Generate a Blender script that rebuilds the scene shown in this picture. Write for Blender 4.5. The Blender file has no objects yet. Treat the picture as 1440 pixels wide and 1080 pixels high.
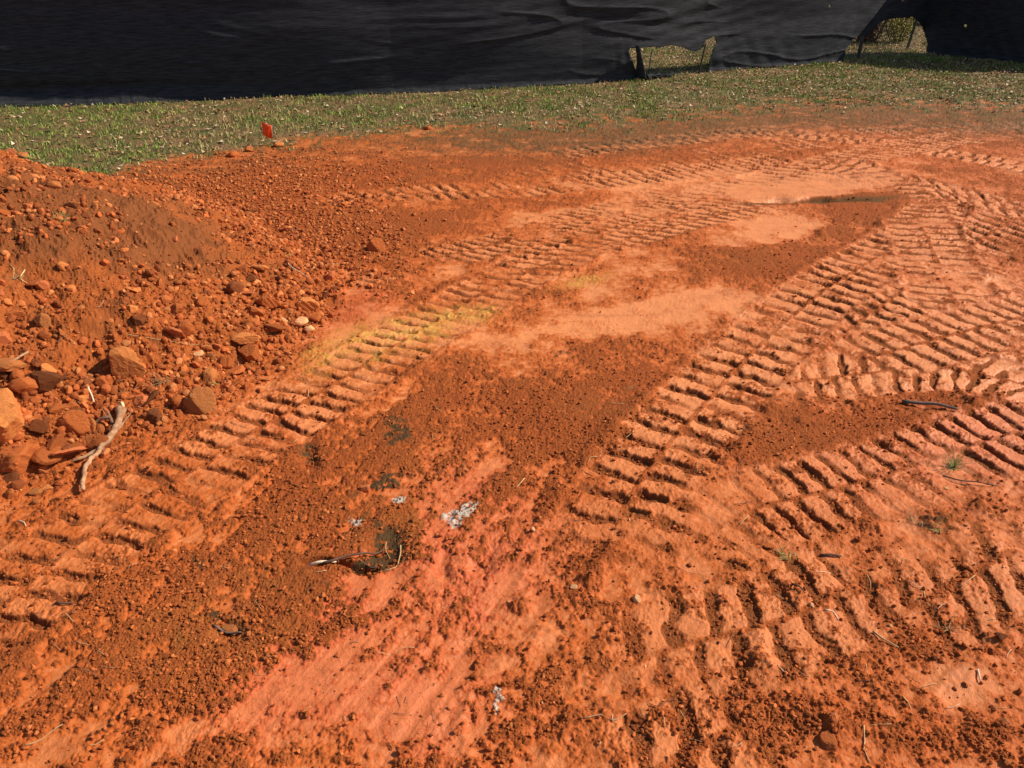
import bpy, math, random
import numpy as np
from mathutils import Vector, Matrix
R = math.radians
scene = bpy.context.scene
random.seed(7)
rng = np.random.default_rng(7)

# ------------------------------------------------------------------ camera, sky, sun, exposure
CAM_H, PITCH, FPX = 1.6, R(30), 1082.0
cd = bpy.data.cameras.new('camera'); cam = bpy.data.objects.new('camera', cd)
scene.collection.objects.link(cam)
cam.location = (0, 0, CAM_H); cam.rotation_euler = (math.pi/2 - PITCH, 0, 0)
cd.sensor_width = 36; cd.lens = 36*FPX/1440; cd.clip_start = 0.05; cd.clip_end = 2000
scene.camera = cam
SUN_AZ, SUN_EL = R(10.5), R(39)          # azimuth from +X towards +Y (ahead of the camera)
w = bpy.data.worlds.new('World'); scene.world = w; w.use_nodes = True
nt = w.node_tree; nt.nodes.clear()
sky = nt.nodes.new('ShaderNodeTexSky'); sky.sky_type = 'NISHITA'; sky.sun_disc = False
sky.sun_elevation = SUN_EL; sky.sun_rotation = math.pi/2 - SUN_AZ
bg = nt.nodes.new('ShaderNodeBackground'); bg.inputs[1].default_value = 0.075
wo = nt.nodes.new('ShaderNodeOutputWorld')
nt.links.new(sky.outputs[0], bg.inputs[0]); nt.links.new(bg.outputs[0], wo.inputs[0])
sl = bpy.data.lights.new('sun', 'SUN'); sl.energy = 4.8; sl.angle = R(0.6); sl.color = (1, 0.90, 0.73)
so = bpy.data.objects.new('sun', sl); scene.collection.objects.link(so)
sdir = Vector((math.cos(SUN_EL)*math.cos(SUN_AZ), math.cos(SUN_EL)*math.sin(SUN_AZ), math.sin(SUN_EL)))
so.rotation_euler = sdir.to_track_quat('Z', 'Y').to_euler(); so.location = sdir*30
scene.view_settings.view_transform = 'Standard'; scene.view_settings.look = 'None'
scene.view_settings.exposure = 0.35; scene.view_settings.gamma = 1

# ------------------------------------------------------------------ pixel <-> ground measuring
cP, sP = math.cos(PITCH), math.sin(PITCH)
def ray(u, v):
    a = (540-v)/FPX; b = (u-720)/FPX
    return b, cP + sP*a, -(sP - cP*a)
def P(u, v, z=0.0):
    x, f, d = ray(u, v); t = (CAM_H-z)/-d
    return x*t, f*t
def topx(x, y, z=0.0):
    zc = np.maximum(y*cP + (CAM_H-z)*sP, 0.35)
    uu = 720 + FPX*x/zc
    up = (z-CAM_H)*cP + y*sP
    return uu, 540 - FPX*up/zc

# ------------------------------------------------------------------ numpy noise
_tab = rng.random((256, 256)).astype(np.float32)*2*np.pi
_gx, _gy = np.cos(_tab), np.sin(_tab)
def pn(x, y, seed=0):
    x = x + seed*17.31; y = y + seed*9.77
    xi = np.floor(x); yi = np.floor(y)
    fx = (x-xi).astype(np.float32); fy = (y-yi).astype(np.float32)
    xi = xi.astype(np.int64) & 255; yi = yi.astype(np.int64) & 255
    x1 = (xi+1) & 255; y1 = (yi+1) & 255
    u = fx*fx*fx*(fx*(fx*6-15)+10); v = fy*fy*fy*(fy*(fy*6-15)+10)
    a = _gx[xi, yi]*fx + _gy[xi, yi]*fy
    b = _gx[x1, yi]*(fx-1) + _gy[x1, yi]*fy
    c = _gx[xi, y1]*fx + _gy[xi, y1]*(fy-1)
    d = _gx[x1, y1]*(fx-1) + _gy[x1, y1]*(fy-1)
    return ((a*(1-u)+b*u)*(1-v) + (c*(1-u)+d*u)*v)*1.5
def fbm(x, y, f, o=3, seed=0, g=0.5):
    s = 0; amp = 1; t = 0
    for i in range(o):
        s = s + amp*pn(x*f, y*f, seed+i*3); t += amp; amp *= g; f *= 2.03
    return s/t
def sst(a, b, x):
    t = np.clip((x-a)/(b-a), 0, 1); return t*t*(3-2*t)
def billow(x, y, f, seed): return 1-np.minimum(1, np.abs(pn(x*f, y*f, seed))*2.2)

# ------------------------------------------------------------------ where things lie on the ground (measured on the photo)
def catmull(pts, step=0.10):
    p = [np.array(q, float) for q in pts]
    p = [2*p[0]-p[1]] + p + [2*p[-1]-p[-2]]
    out = []
    for i in range(1, len(p)-2):
        n = max(2, int(np.linalg.norm(p[i+1]-p[i])/step))
        for k in range(n):
            t = k/n
            out.append(0.5*((2*p[i]) + (-p[i-1]+p[i+1])*t + (2*p[i-1]-5*p[i]+4*p[i+1]-p[i+2])*t*t + (-p[i-1]+3*p[i]-3*p[i+1]+p[i+2])*t**3))
    out.append(p[-2]); return np.array(out)
# centreline px, width m, pitch m, bar ends px (direction), depth m, strength
TRACKS = [
 dict(c=[(440,287),(540,277),(650,269),(760,262),(880,250),(1000,238),(1110,224)], w=.42, p=.10, b=((640,262),(668,276)), d=.020, k=.97),
 dict(c=[(780,218),(880,203),(980,194),(1080,186),(1180,196),(1280,208),(1390,225),(1470,242)], w=.42, p=.11, b=((1000,186),(1040,197)), d=.022, k=.97),
 dict(c=[(930,302),(1010,274),(1090,252),(1180,228),(1280,205),(1400,186)], w=.46, p=.115, b=((1030,262),(1110,272)), d=.022, k=1.0),
 dict(c=[(1180,240),(1290,262),(1370,282),(1470,310)], w=.46, p=.12, b=((1290,255),(1345,285)), d=.024, k=1.0),
 dict(c=[(1450,560),(1425,480),(1385,405),(1345,350),(1310,300),(1260,262),(1200,238)], w=.48, p=.115, b=((1385,470),(1450,476)), d=.019, k=.8),
 dict(c=[(1110,545),(1150,500),(1205,458),(1262,415),(1330,372),(1400,325),(1470,290)], w=.46, p=.115, b=((1190,395),(1275,432)), d=.020, k=.85),
 dict(c=[(1085,540),(1160,530),(1240,522),(1330,520),(1420,535),(1500,560)], w=.38, p=.092, b=((1150,500),(1163,558)), d=.020, k=1.0),
 dict(c=[(470,400),(500,388),(570,372),(640,358),(720,338),(790,315),(860,296),(950,272)], w=.40, p=.085, b=((615,362),(680,378)), d=.019, k=.8),
 dict(c=[(-60,905),(-20,872),(25,838),(90,785),(150,742),(205,706),(250,680),(300,648),(350,613),(400,585),(445,556),(507,518),(570,478),(621,447),(703,400),(765,366),(850,332),(930,303)], w=.40, p=.085, b=((441,516),(572,545)), d=.025, k=1.0, fa=.15, xk=.9),
 dict(c=[(845,830),(850,790),(866,740),(893,690),(925,645),(965,598),(1005,552),(1048,505),(1098,460),(1152,415),(1212,374),(1262,345),(1300,318),(1316,290)], w=.41, p=.112, b=((950,520),(1060,556)), d=.026, k=1.0, fa=.5, xk=.25),
 dict(c=[(915,905),(950,830),(985,770),(1050,722),(1120,702),(1190,684),(1260,664),(1330,640),(1400,616),(1490,592)], w=.40, p=.094, b=((1200,638),(1285,700)), d=.024, k=1.0, fa=.9, xk=.15),
 dict(c=[(760,1010),(850,950),(960,905),(1060,885),(1150,850),(1230,800)], w=.36, p=.115, b=((1000,830),(1012,900)), d=.018, k=1.0, fa=.5),
 dict(c=[(870,1120),(960,1060),(1060,1010)], w=.34, p=.13, b=((940,1030),(952,1080)), d=.018, k=1.0),
 dict(c=[(1180,930),(1290,850),(1400,790),(1500,740)], w=.36, p=.12, b=((1330,790),(1360,850)), d=.014, k=.85, fa=.6),
 dict(c=[(700,1010),(740,930),(800,860)], w=.26, p=.12, b=((730,930),(790,950)), d=.008, k=.8, fa=.3),
 dict(c=[(1210,330),(1290,345),(1370,375),(1470,425)], w=.44, p=.11, b=((1290,335),(1350,352)), d=.014, k=.9, fa=.4),
 dict(c=[(1150,225),(1220,245),(1270,280),(1300,330),(1330,390),(1345,450)], w=.44, p=.11, b=((1250,300),(1330,304)), d=.014, k=.95, fa=.3, fb=.4),
 dict(c=[(1190,512),(1270,492),(1350,470),(1440,445),(1510,425)], w=.42, p=.11, b=((1260,478),(1320,505)), d=.016, k=.95, fa=.3),
 dict(c=[(1200,190),(1300,182),(1400,178),(1480,180)], w=.44, p=.12, b=((1290,178),(1330,188)), d=.016, k=.95),
 dict(c=[(700,255),(800,240),(920,226),(1040,212),(1150,200)], w=.42, p=.11, b=((900,222),(940,233)), d=.014, k=.85),
 dict(c=[(650,425),(740,385),(830,352),(930,325),(1020,300),(1090,286)], w=.30, p=.10, b=((820,348),(900,362)), d=.014, k=.9, fa=.3),
]
for T in TRACKS:
    T['xy'] = catmull([P(*q) for q in T['c']])
    d = np.diff(T['xy'], axis=0); L = np.hypot(d[:, 0], d[:, 1])
    T['len'] = L; T['s'] = np.concatenate([[0], np.cumsum(L)]); T['dir'] = d/L[:, None]
    a = np.array(P(*T['b'][0])); b = np.array(P(*T['b'][1])); m = (a+b)/2
    i = np.argmin(np.hypot(*(T['xy'][:-1]-m).T)); t = T['dir'][i]; n = np.array([-t[1], t[0]])
    bd = b-a; T['fa'] = T.get('fa', .12); T['fb'] = T.get('fb', .12); T['skew'] = float(np.clip((bd@t)/(bd@n), -1.1, 1.1))

# blobs: u, v, ru, rv, rotation deg, weight   (loose crumbly soil + / smeared smooth clay -)
LOOSE = [(522,788,34,9,0,3.5),(548,766,22,20,0,2.5),(470,786,44,7,0,3.0),(760,600,120,85,-20,1.3),(1215,292,85,30,-5,1.5),(1090,372,110,32,-8,1.3),(870,600,60,70,0,.8),
 (250,880,230,120,-25,1.0),(450,690,150,70,-30,.75),(560,610,55,40,-40,.8),(1180,600,160,38,0,1.2),(300,300,230,60,0,1.1),
 (640,240,330,22,-3,.9),(620,545,80,40,-25,.8),(830,470,60,22,-10,.3),(1250,820,200,50,10,.1),(1100,960,160,60,0,.1),
 (1420,330,60,40,0,1.0),(650,310,180,20,-6,.8),(500,340,100,45,0,1.0),(1350,190,140,22,0,.8),(1000,215,160,14,0,.5),
 (900,940,90,60,0,.1),(480,880,60,40,-30,.4),(200,980,100,50,0,.3),(760,850,70,40,0,.4),(560,740,60,30,0,.6),(1010,360,60,20,0,.6),
 (1250,470,90,30,0,.2),(1090,620,70,60,0,.6),(700,700,70,30,0,.2),(1150,281,92,4,-3,4.5),(930,520,50,30,-20,.6),
 (1300,560,120,18,8,.7),(1230,1000,120,50,0,.1),(560,940,40,50,0,.35)]
SMOOTH = [(592,988,38,26,-30,2.0),(420,950,60,16,-35,1.8),(545,820,50,14,-50,1.6),(690,830,30,22,-20,1.3),(500,900,40,10,-40,1.3),(640,900,26,18,0,1.3),(330,1000,60,14,-35,1.4),(1350,960,40,26,0,1.4),(1420,820,30,30,0,1.3),(690,655,26,12,-20,1.5),(1100,900,40,20,10,1.0),(250,1040,60,12,-30,1.3),(820,760,40,14,-20,1.0),(430,1030,60,20,-30,1.2),(80,1060,70,14,-25,1.3),(560,560,50,12,-30,1.2),(400,590,40,10,-30,1.2),(760,300,60,7,-6,1.6),(900,262,60,8,-4,1.5),
 (1100,264,135,20,-4,2.6),(940,432,125,22,-10,2.4),(1080,322,75,22,-14,2.2),(860,455,90,16,-12,1.2),(1170,262,60,16,-5,1.0),(740,475,100,26,-15,.9),(560,820,130,60,-40,.45),
 (600,985,70,90,0,.3),(660,650,80,40,-20,.7),(420,960,170,45,-30,.9),(830,300,110,16,-5,.9),(960,245,150,14,-4,.9),
 (880,390,90,22,-12,.8),(500,470,70,30,-20,.7),(700,810,120,70,0,.7),(430,450,60,20,-20,.5),(1400,620,90,40,0,.8),(750,880,60,40,0,.4),
 (480,540,90,30,-25,.5),(1340,420,90,50,0,.4),(1370,960,80,60,0,.6),(1400,860,60,60,0,.5),(60,1040,140,40,-25,.7),(560,720,40,40,0,-.2),(620,770,60,30,0,.6)]
YELLOW = [(600,458,75,16,-12,1),(470,492,45,20,-35,.9),(820,395,35,8,-10,.8),(660,440,40,10,-10,.7),(540,462,26,14,0,.8),(560,480,70,24,-20,.5),(260,900,140,60,-20,.10),(560,720,90,50,-20,.08)]
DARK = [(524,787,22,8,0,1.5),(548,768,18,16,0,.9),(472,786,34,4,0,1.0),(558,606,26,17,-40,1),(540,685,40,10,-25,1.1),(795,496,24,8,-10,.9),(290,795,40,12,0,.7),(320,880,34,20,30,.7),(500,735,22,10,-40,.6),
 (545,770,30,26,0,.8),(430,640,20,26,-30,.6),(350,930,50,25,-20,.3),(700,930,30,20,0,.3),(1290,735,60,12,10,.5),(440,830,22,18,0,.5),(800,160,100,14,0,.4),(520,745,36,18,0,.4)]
PINK = [(560,830,190,90,-40,1.2),(600,985,110,110,0,1),(430,950,160,60,-30,.9),(700,800,130,80,0,.6),(480,440,80,30,-20,.7),(1390,620,120,60,0,.8),(640,700,90,60,0,.4),(1200,670,100,50,0,.3),(380,600,60,30,0,.4)]
WHITE = [(655,718,17,8,-30,1.3),(632,722,14,9,-10,.9),(640,735,8,9,-20,.6),(560,703,11,6,-15,1.2),(500,735,9,12,-30,.55),(700,985,5,18,15,.8),(698,968,5,5,0,1.2)]
def blobsum(u, v, L, soft=True):
    s = np.zeros_like(u)
    for (cu, cv, ru, rv, rot, wt) in L:
        c, sn = math.cos(R(rot)), math.sin(R(rot))
        m = (np.abs(u-cu) < 1.8*max(ru, rv)) & (np.abs(v-cv) < 1.8*max(ru, rv))
        if not m.any(): continue
        du = u[m]-cu; dv = v[m]-cv
        a = (du*c+dv*sn)/ru; b = (-du*sn+dv*c)/rv
        s[m] += wt*np.exp(-(a*a+b*b)**1.3*0.9)
    return s
# grass / bare soil border as v(u)
GB_u = [-400,0,150,230,330,400,480,560,640,720,800,900,1000,1080,1160,1300,1440,1900]
GB_v = [300,262,246,226,213,201,191,184,180,178,176,172,158,149,146,146,154,175]

# mound outline in metres
MB = np.array([P(*q) for q in [(-330,800),(-60,735),(20,690),(90,655),(180,612),(260,582),(310,555),(370,515),(425,468),(462,428),(470,400),(450,362),(400,332),(345,302),(285,286),(235,274),(190,266)]] + [(-3.3,5.65),(-4.1,5.7),(-5.0,5.2),(-5.2,4.0),(-4.8,2.9)])
def mound_h(x, y):
    x = np.asarray(x, float); y = np.asarray(y, float)
    h = np.zeros_like(x); dd = np.full_like(x, -9.0)
    m = (x > -5.8) & (x < -.3) & (y > .6) & (y < 6.6)
    if not m.any(): return h, dd
    px, py = x[m], y[m]
    wx = px + .10*fbm(px, py, 2.2, 3, 41); wy = py + .10*fbm(px, py, 2.2, 3, 45)
    best = np.full_like(px, 1e9); ins = np.zeros(px.shape, bool)
    n = len(MB)
    for i in range(n):
        a = MB[i]; b = MB[(i+1) % n]; e = b-a
        t = np.clip(((wx-a[0])*e[0]+(wy-a[1])*e[1])/(e@e), 0, 1)
        best = np.minimum(best, np.hypot(wx-a[0]-t*e[0], wy-a[1]-t*e[1]))
        c = ((a[1] > wy) != (b[1] > wy)) & (wx < (b[0]-a[0])*(wy-a[1])/(b[1]-a[1]+1e-12)+a[0])
        ins ^= c
    sd = np.where(ins, best, -best)
    q = np.maximum(sd+.05, 0)
    hh = .88*np.tanh((q*.40+.10*q*q)/.88)
    hh = hh*(1-np.exp(-(q/.10)**1.5))
    h[m] = hh; dd[m] = sd
    return h, dd

def fields(x, y):
    """height and material masks of the ground at points x, y"""
    x = np.asarray(x, float); y = np.asarray(y, float)
    wx = x + .05*fbm(x, y, 5, 2, 1); wy = y + .05*fbm(x, y, 5, 2, 5)
    u, v = topx(wx, wy)
    far = y > 40
    z = .022*fbm(x, y, .7, 3, 11)
    gb = np.interp(u, GB_u, GB_v)
    n1 = fbm(x, y, 1.6, 4, 21); n2 = fbm(x, y, 7, 4, 25, .6); n3 = fbm(x, y, 26, 3, 29, .65)
    grass = sst(-.9, .9, (gb-v)/9 + 2.2*n2*(1+sst(600, 900, u)) + 1.3*n1 + 1.3*n3)
    zc = np.maximum(y*cP+.8, .35)
    # streaks dragged by the bucket
    ca, sa = math.cos(R(62)), math.sin(R(62))
    a = x*ca+y*sa; b = -x*sa+y*ca
    st = fbm(a*.9, b*9, 1.0, 3, 33)
    L = blobsum(u, v, LOOSE) - blobsum(u, v, SMOOTH)
    low = sst(430, 700, v)*(1-sst(760, 1000, u)*.8)
    n4 = fbm(x, y, 70, 2, 37, .7)
    n5 = fbm(x, y, 3.6, 3, 39)
    val = .78*L - .10 + .8*n1 + 1.1*n5 + 1.15*n2 + .95*n3 + .5*n4 + low*(st*1.3 + .9*n2 + .9*n3 + .12) + .3*sst(760, 900, v)*n3
    loose = sst(-.55, .78, val)
    mh, md = mound_h(x, y)
    mm = sst(-.10, .06, md + .06*n2)
    loose = np.maximum(loose, mm); grass = grass*(1-mm)
    # slabs and hollows of the hard surface
    z = z + .006*n2*(1-grass) - .004*(1-loose) + .006*low*st
    crack = sst(.035, 0, np.abs(fbm(x, y, 5, 3, 51)))*(1-loose)*sst(0, .4, fbm(x, y, 1.3, 2, 53))
    z -= .003*crack
    tr = np.zeros_like(x); groove = np.zeros_like(x)
    jit = .10*fbm(x, y, 14, 2, 61)
    for ti, T in enumerate(TRACKS):
        X = T['xy']; W = T['w']/2
        sel = np.nonzero((x > X[:, 0].min()-.5) & (x < X[:, 0].max()+.5) & (y > X[:, 1].min()-.5) & (y < X[:, 1].max()+.5))[0]
        if len(sel) == 0: continue
        sx, sy = x[sel], y[sel]
        bd = np.full(len(sel), 9.0); bs = np.zeros(len(sel)); bl = np.zeros(len(sel))
        for i in range(len(T['len'])):
            a0 = X[i]; t = T['dir'][i]; ln = T['len'][i]
            k = np.nonzero((np.abs(sx-a0[0]) < .55) & (np.abs(sy-a0[1]) < .55))[0]
            if len(k) == 0: continue
            rx = sx[k]-a0[0]; ry = sy[k]-a0[1]
            al = np.clip(rx*t[0]+ry*t[1], 0, ln)
            dx = rx-al*t[0]; dy = ry-al*t[1]; dist = np.hypot(dx, dy)
            lat = -t[1]*rx + t[0]*ry
            up = dist < bd[k]
            kk = k[up]; bd[kk] = dist[up]; bs[kk] = (T['s'][i]+al)[up]; bl[kk] = lat[up]
        q = bd < W*1.5
        sel = sel[q]; bs = bs[q]; bl = bl[q]; bd = bd[q]
        if len(sel) == 0: continue
        tot = T['s'][-1]
        sx_ = lambda q: x[sel]; sy_ = lambda q: y[sel]
        rag = .022*n2[sel]+.03*n3[sel]
        inside = sst(W+.02, W-.015, bd+rag)*sst(-.05, T['fa'], bs)*sst(-.05, T['fb'], tot-bs)
        pud = np.clip(blobsum(u[sel], v[sel], [(1110,266,110,13,-4,1.3),(940,432,115,17,-10,1.3),(1080,320,60,16,-14,1.2)]), 0, 1)
        keep = (1-pud)*sst(-.50, .12, T['k']-1.0 + n1[sel]*.95 + n2[sel]*.8 + .42*(T['k'] > .95) + T.get('xk', 0) - .22*np.maximum(L[sel], 0) + .12)
        col = np.floor((bl+W)/W).clip(0, 1)
        ph = (bs - T['skew']*bl)/T['p'] + .5*col + jit[sel]*1.9 + .10*fbm(sx_(bs), sy_(bl), 9.0, 2, 63) + .12*pn(bs*1.2, col*7+ti, 71)
        f = ph-np.floor(ph)
        du = .30 + .16*n2[sel] + .10*n3[sel]
        g = sst(0, .11, f)*sst(du+.15, du, f)
        gap = sst(.016, .004, np.abs(bl+.01*n3[sel]))
        edge = sst(W*.99, W*.80, np.abs(bl)+rag)
        g = g*edge*(1-.6*gap)*(.45+.65*sst(-.45, .35, n1[sel]+n5[sel]*1.1+.1))*(.50+.6*sst(-.5, .4, n2[sel]+.8*n1[sel]+pn(np.floor(ph)*1.7, col*3.1+ti, 73)*.6))
        m = inside*keep
        crown = .004*np.sin(np.clip((f-du)/(1-du), 0, 1)*np.pi)
        zt = .022*fbm(x[sel], y[sel], .7, 3, 11) + .001 + .4*crown - .68*T['d']*g + .0035*n2[sel] + .0022*n3[sel] + .0012*n4[sel]
        z[sel] = z[sel]*(1-m) + zt*m
        # soil squeezed up along the rims
        z[sel] += .012*keep*sst(W*1.35, W*1.08, bd)*sst(W*.92, W*1.05, bd)*(.5+n2[sel])
        brk = sst(-.05, .85, n2[sel]*1.2+n3[sel]*1.0+n4[sel]*.6+.30*L[sel]-.05)
        loose[sel] = loose[sel]*(1-m) + m*np.clip(1.0*sst(.1, .6, g) + .8*brk + .5*gap + .3*(1-edge), 0, 1)
        groove[sel] = groove[sel]*(1-m)+m*g; tr[sel] = np.maximum(tr[sel], m)
        grass[sel] *= 1-.65*m
    # torn hole beside the root, groove by the far clay puddle
    for (cu, cv, ru, rv, dz) in [(522,789,20,7,.045),(545,765,22,22,.018),(470,786,36,4,.03),(440,790,14,6,.02),(1150,281,88,3.6,.05),(430,642,16,20,.02),
                                 (560,790,14,16,.012),(628,792,13,26,.014),(682,786,14,26,.014),(320,890,26,14,.02)]:
        qx = (u-cu)/ru; qy = (v-cv)/rv; z -= dz*np.exp(-(qx*qx+qy*qy)**1.5)
    z = z*(1-mm) + mm*(z*.3) + mh
    # crumbs
    lum = 0.0030*(billow(x, y, 17, 81)-.5)*sst(-.2, .5, n1) + .0032*(billow(x, y, 42, 82)-.5)*sst(-.3, .5, n5) + .0030*(billow(x, y, 95, 83)-.5) + .0020*pn(x*210, y*210, 84)
    z += loose*(.003+lum*(1-.1*groove)*(1-.15*tr))
    z += mm*(.060*fbm(x, y, 2.1, 2, 94)*sst(0, .5, md) + .040*fbm(x, y, 5, 3, 91) + .020*(billow(x, y, 9, 92)-.4)*sst(-.3, .3, n1+.2*n2) + .010*(billow(x, y, 22, 96)-.5)*sst(-.5, .3, n2) + .006*(billow(x, y, 50, 93)-.5) + .0025*pn(x*110, y*110, 98))
    z += (1-loose)*(.0012*pn(x*60, y*60, 85)+.0008*pn(x*160, y*160, 86)+.0016*n4)*(.35+1.3*sst(-.2, .6, n5+n2)) + low*(1-mm)*.003*fbm(a*2.5, b*30, 1.0, 3, 133)
    z += grass*(.012*fbm(x, y, 9, 3, 95) + .006*n3)
    z = np.where(far, z*0, z)
    yel = np.clip(blobsum(u, v, YELLOW)*(.80+1.5*n2+1.6*n3)*sst(-.5, .2, n5+.2), 0, 1)
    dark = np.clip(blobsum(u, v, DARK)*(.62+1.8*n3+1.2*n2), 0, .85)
    pink = np.clip(blobsum(u, v, PINK), 0, 1)*(1-mm)
    uw, vw = topx(x+.012*fbm(x, y, 30, 3, 97), y+.012*fbm(x, y, 30, 3, 99))
    white = sst(.42, .75, blobsum(uw, vw, WHITE)*(1+1.5*n3+1.0*pn(x*120, y*120, 87)))
    return dict(z=z, loose=loose, grass=grass, yel=yel, dark=dark, pink=pink, white=white, groove=groove, mound=mm, md=md, tr=tr,
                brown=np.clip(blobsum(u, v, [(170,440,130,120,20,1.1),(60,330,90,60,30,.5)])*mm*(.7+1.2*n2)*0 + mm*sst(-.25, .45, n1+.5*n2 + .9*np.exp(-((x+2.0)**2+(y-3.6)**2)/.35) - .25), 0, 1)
                      + (1-mm)*np.clip(np.exp(-((gb-v+12)/24)**2)*(.25+.75*sst(480, 760, u))*(1.35+1.8*n2+1.2*n3) + .28*groove + 2.2*np.exp(-(((u-1150)/92)**2+((v-281.5-.01*(u-1150)*-3)/3.2)**2)**1.4), 0, 1),  # brown grass border; grooves and far slit darkened by colour, partly standing in for shade
                sm=(1-mm)*np.maximum(sst(.15, 1.15, -val-.1), .95*tr*(1-groove)*sst(.5, 0, loose)*sst(-.35, .35, n5+n1+.05+.35*(u > 850)))*(1-.4*sst(0, .5, n2))*(1-.5*sst(560, 700, v)))
def H(x, y): return fields(np.atleast_1d(x), np.atleast_1d(y))['z']
def onsurf(u, v):
    """where the sight line through a photo pixel meets the ground or the mound"""
    x, f, d = ray(u, v)
    t = np.linspace(1.2, 9, 500); t = t[t < (CAM_H+.05)/-d] if d < 0 else t
    hh = mound_h(x*t, f*t)[0]
    k = np.nonzero(CAM_H + d*t <= hh)[0]
    tt = t[k[0]] if len(k) else CAM_H/-d
    X, Y = x*tt, f*tt
    return Vector((X, Y, float(H(X, Y)[0])))

# ------------------------------------------------------------------ helpers
C = scene.collection
def link(name, me, mat=None, parent=None):
    o = bpy.data.objects.new(name, me); C.objects.link(o)
    if mat and me: me.materials.append(mat)
    if parent: o.parent = parent
    return o
def tag(o, label=None, cat=None, group=None, kind=None):
    if label: o['label'] = label
    if cat: o['category'] = cat
    if group: o['group'] = group
    if kind: o['kind'] = kind
    return o
def npmesh(name, V, F, smooth=False, cols=None):
    V = np.asarray(V, np.float32); F = np.asarray(F, np.int32); k = F.shape[1]
    me = bpy.data.meshes.new(name)
    me.vertices.add(len(V)); me.vertices.foreach_set('co', V.ravel())
    me.loops.add(F.size); me.loops.foreach_set('vertex_index', F.ravel())
    me.polygons.add(len(F)); me.polygons.foreach_set('loop_start', np.arange(0, F.size, k, dtype=np.int32))
    me.polygons.foreach_set('loop_total', np.full(len(F), k, np.int32))
    me.update(calc_edges=True)
    me.polygons.foreach_set('use_smooth', np.full(len(F), smooth))
    if cols:
        for nme, arr in cols.items():
            at = me.attributes.new(nme, 'FLOAT_COLOR', 'POINT')
            a = np.ones((len(V), 4), np.float32); a[:, :arr.shape[1]] = arr
            at.data.foreach_set('color', a.ravel())
    return me
class NB:
    def __init__(s, m): s.nt = m.node_tree; s.n = s.nt.nodes
    def node(s, t, **k):
        o = s.n.new(t)
        for a, b in k.items(): setattr(o, a, b)
        return o
    def l(s, a, b): s.nt.links.new(a, b)
    def noise(s, scale, detail=4, rough=.6, vec=None):
        o = s.node('ShaderNodeTexNoise'); o.inputs['Scale'].default_value = scale; o.inputs['Detail'].default_value = detail; o.inputs['Roughness'].default_value = rough
        if vec is not None: s.l(vec, o.inputs['Vector'])
        return o.outputs[0]
    def mix(s, fac, a, b, mode='MIX'):
        o = s.node('ShaderNodeMix', data_type='RGBA', blend_type=mode)
        for sock, val in ((o.inputs[0], fac), (o.inputs[6], a), (o.inputs[7], b)):
            if isinstance(val, (int, float)): sock.default_value = val
            elif isinstance(val, tuple): sock.default_value = (*val, 1) if len(val) == 3 else val
            else: s.l(val, sock)
        return o.outputs[2]
    def ramp(s, fac, a, b):
        o = s.node('ShaderNodeMapRange'); o.inputs[1].default_value = a; o.inputs[2].default_value = b; s.l(fac, o.inputs[0]); return o.outputs[0]
    def math(s, op, a, b=None):
        o = s.node('ShaderNodeMath', operation=op)
        for i, val in enumerate((a, b)):
            if val is None: continue
            if isinstance(val, (int, float)): o.inputs[i].default_value = val
            else: s.l(val, o.inputs[i])
        return o.outputs[0]
def newmat(name):
    m = bpy.data.materials.new(name); m.use_nodes = True
    return m, NB(m), m.node_tree.nodes['Principled BSDF']
def tomat(name, c1, c2, scale=30, rough=.9, bump=.3, bscale=200, spec=.3, bdist=.002):
    m, b, p = newmat(name)
    co = b.node('ShaderNodeTexCoord').outputs['Object']
    oi = b.node('ShaderNodeObjectInfo').outputs['Random']
    f = b.noise(scale, 4, .6, co)
    c = b.mix(b.ramp(f, .35, .65), c1, c2)
    hv = b.node('ShaderNodeHueSaturation'); b.l(c, hv.inputs['Color'])
    mr = b.node('ShaderNodeMapRange'); mr.inputs[3].default_value = .75; mr.inputs[4].default_value = 1.25; b.l(oi, mr.inputs[0]); b.l(mr.outputs[0], hv.inputs['Value'])
    b.l(hv.outputs[0], p.inputs['Base Color']); p.inputs['Roughness'].default_value = rough
    p.inputs['Specular IOR Level'].default_value = spec
    bp = b.node('ShaderNodeBump'); bp.inputs['Strength'].default_value = bump; bp.inputs['Distance'].default_value = bdist
    b.l(b.noise(bscale, 4, .7, co), bp.inputs['Height']); b.l(bp.outputs[0], p.inputs['Normal'])
    return m
def attrmat(name, rough=.9, trans=0):
    m, b, p = newmat(name)
    a = b.node('ShaderNodeAttribute'); a.attribute_name = 'tint'
    b.l(a.outputs['Color'], p.inputs['Base Color']); p.inputs['Roughness'].default_value = rough
    p.inputs['Specular IOR Level'].default_value = .2
    return m

# colours
CLAY = (.50, .122, .026); CLAY_P = (.54, .108, .040); ORANGE = (.46, .098, .016); LOOSEC = (.21, .048, .011); LOOSE2 = (.42, .100, .023)
YELC = (.74, .47, .10); DARKC = (.085, .045, .018)

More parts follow.
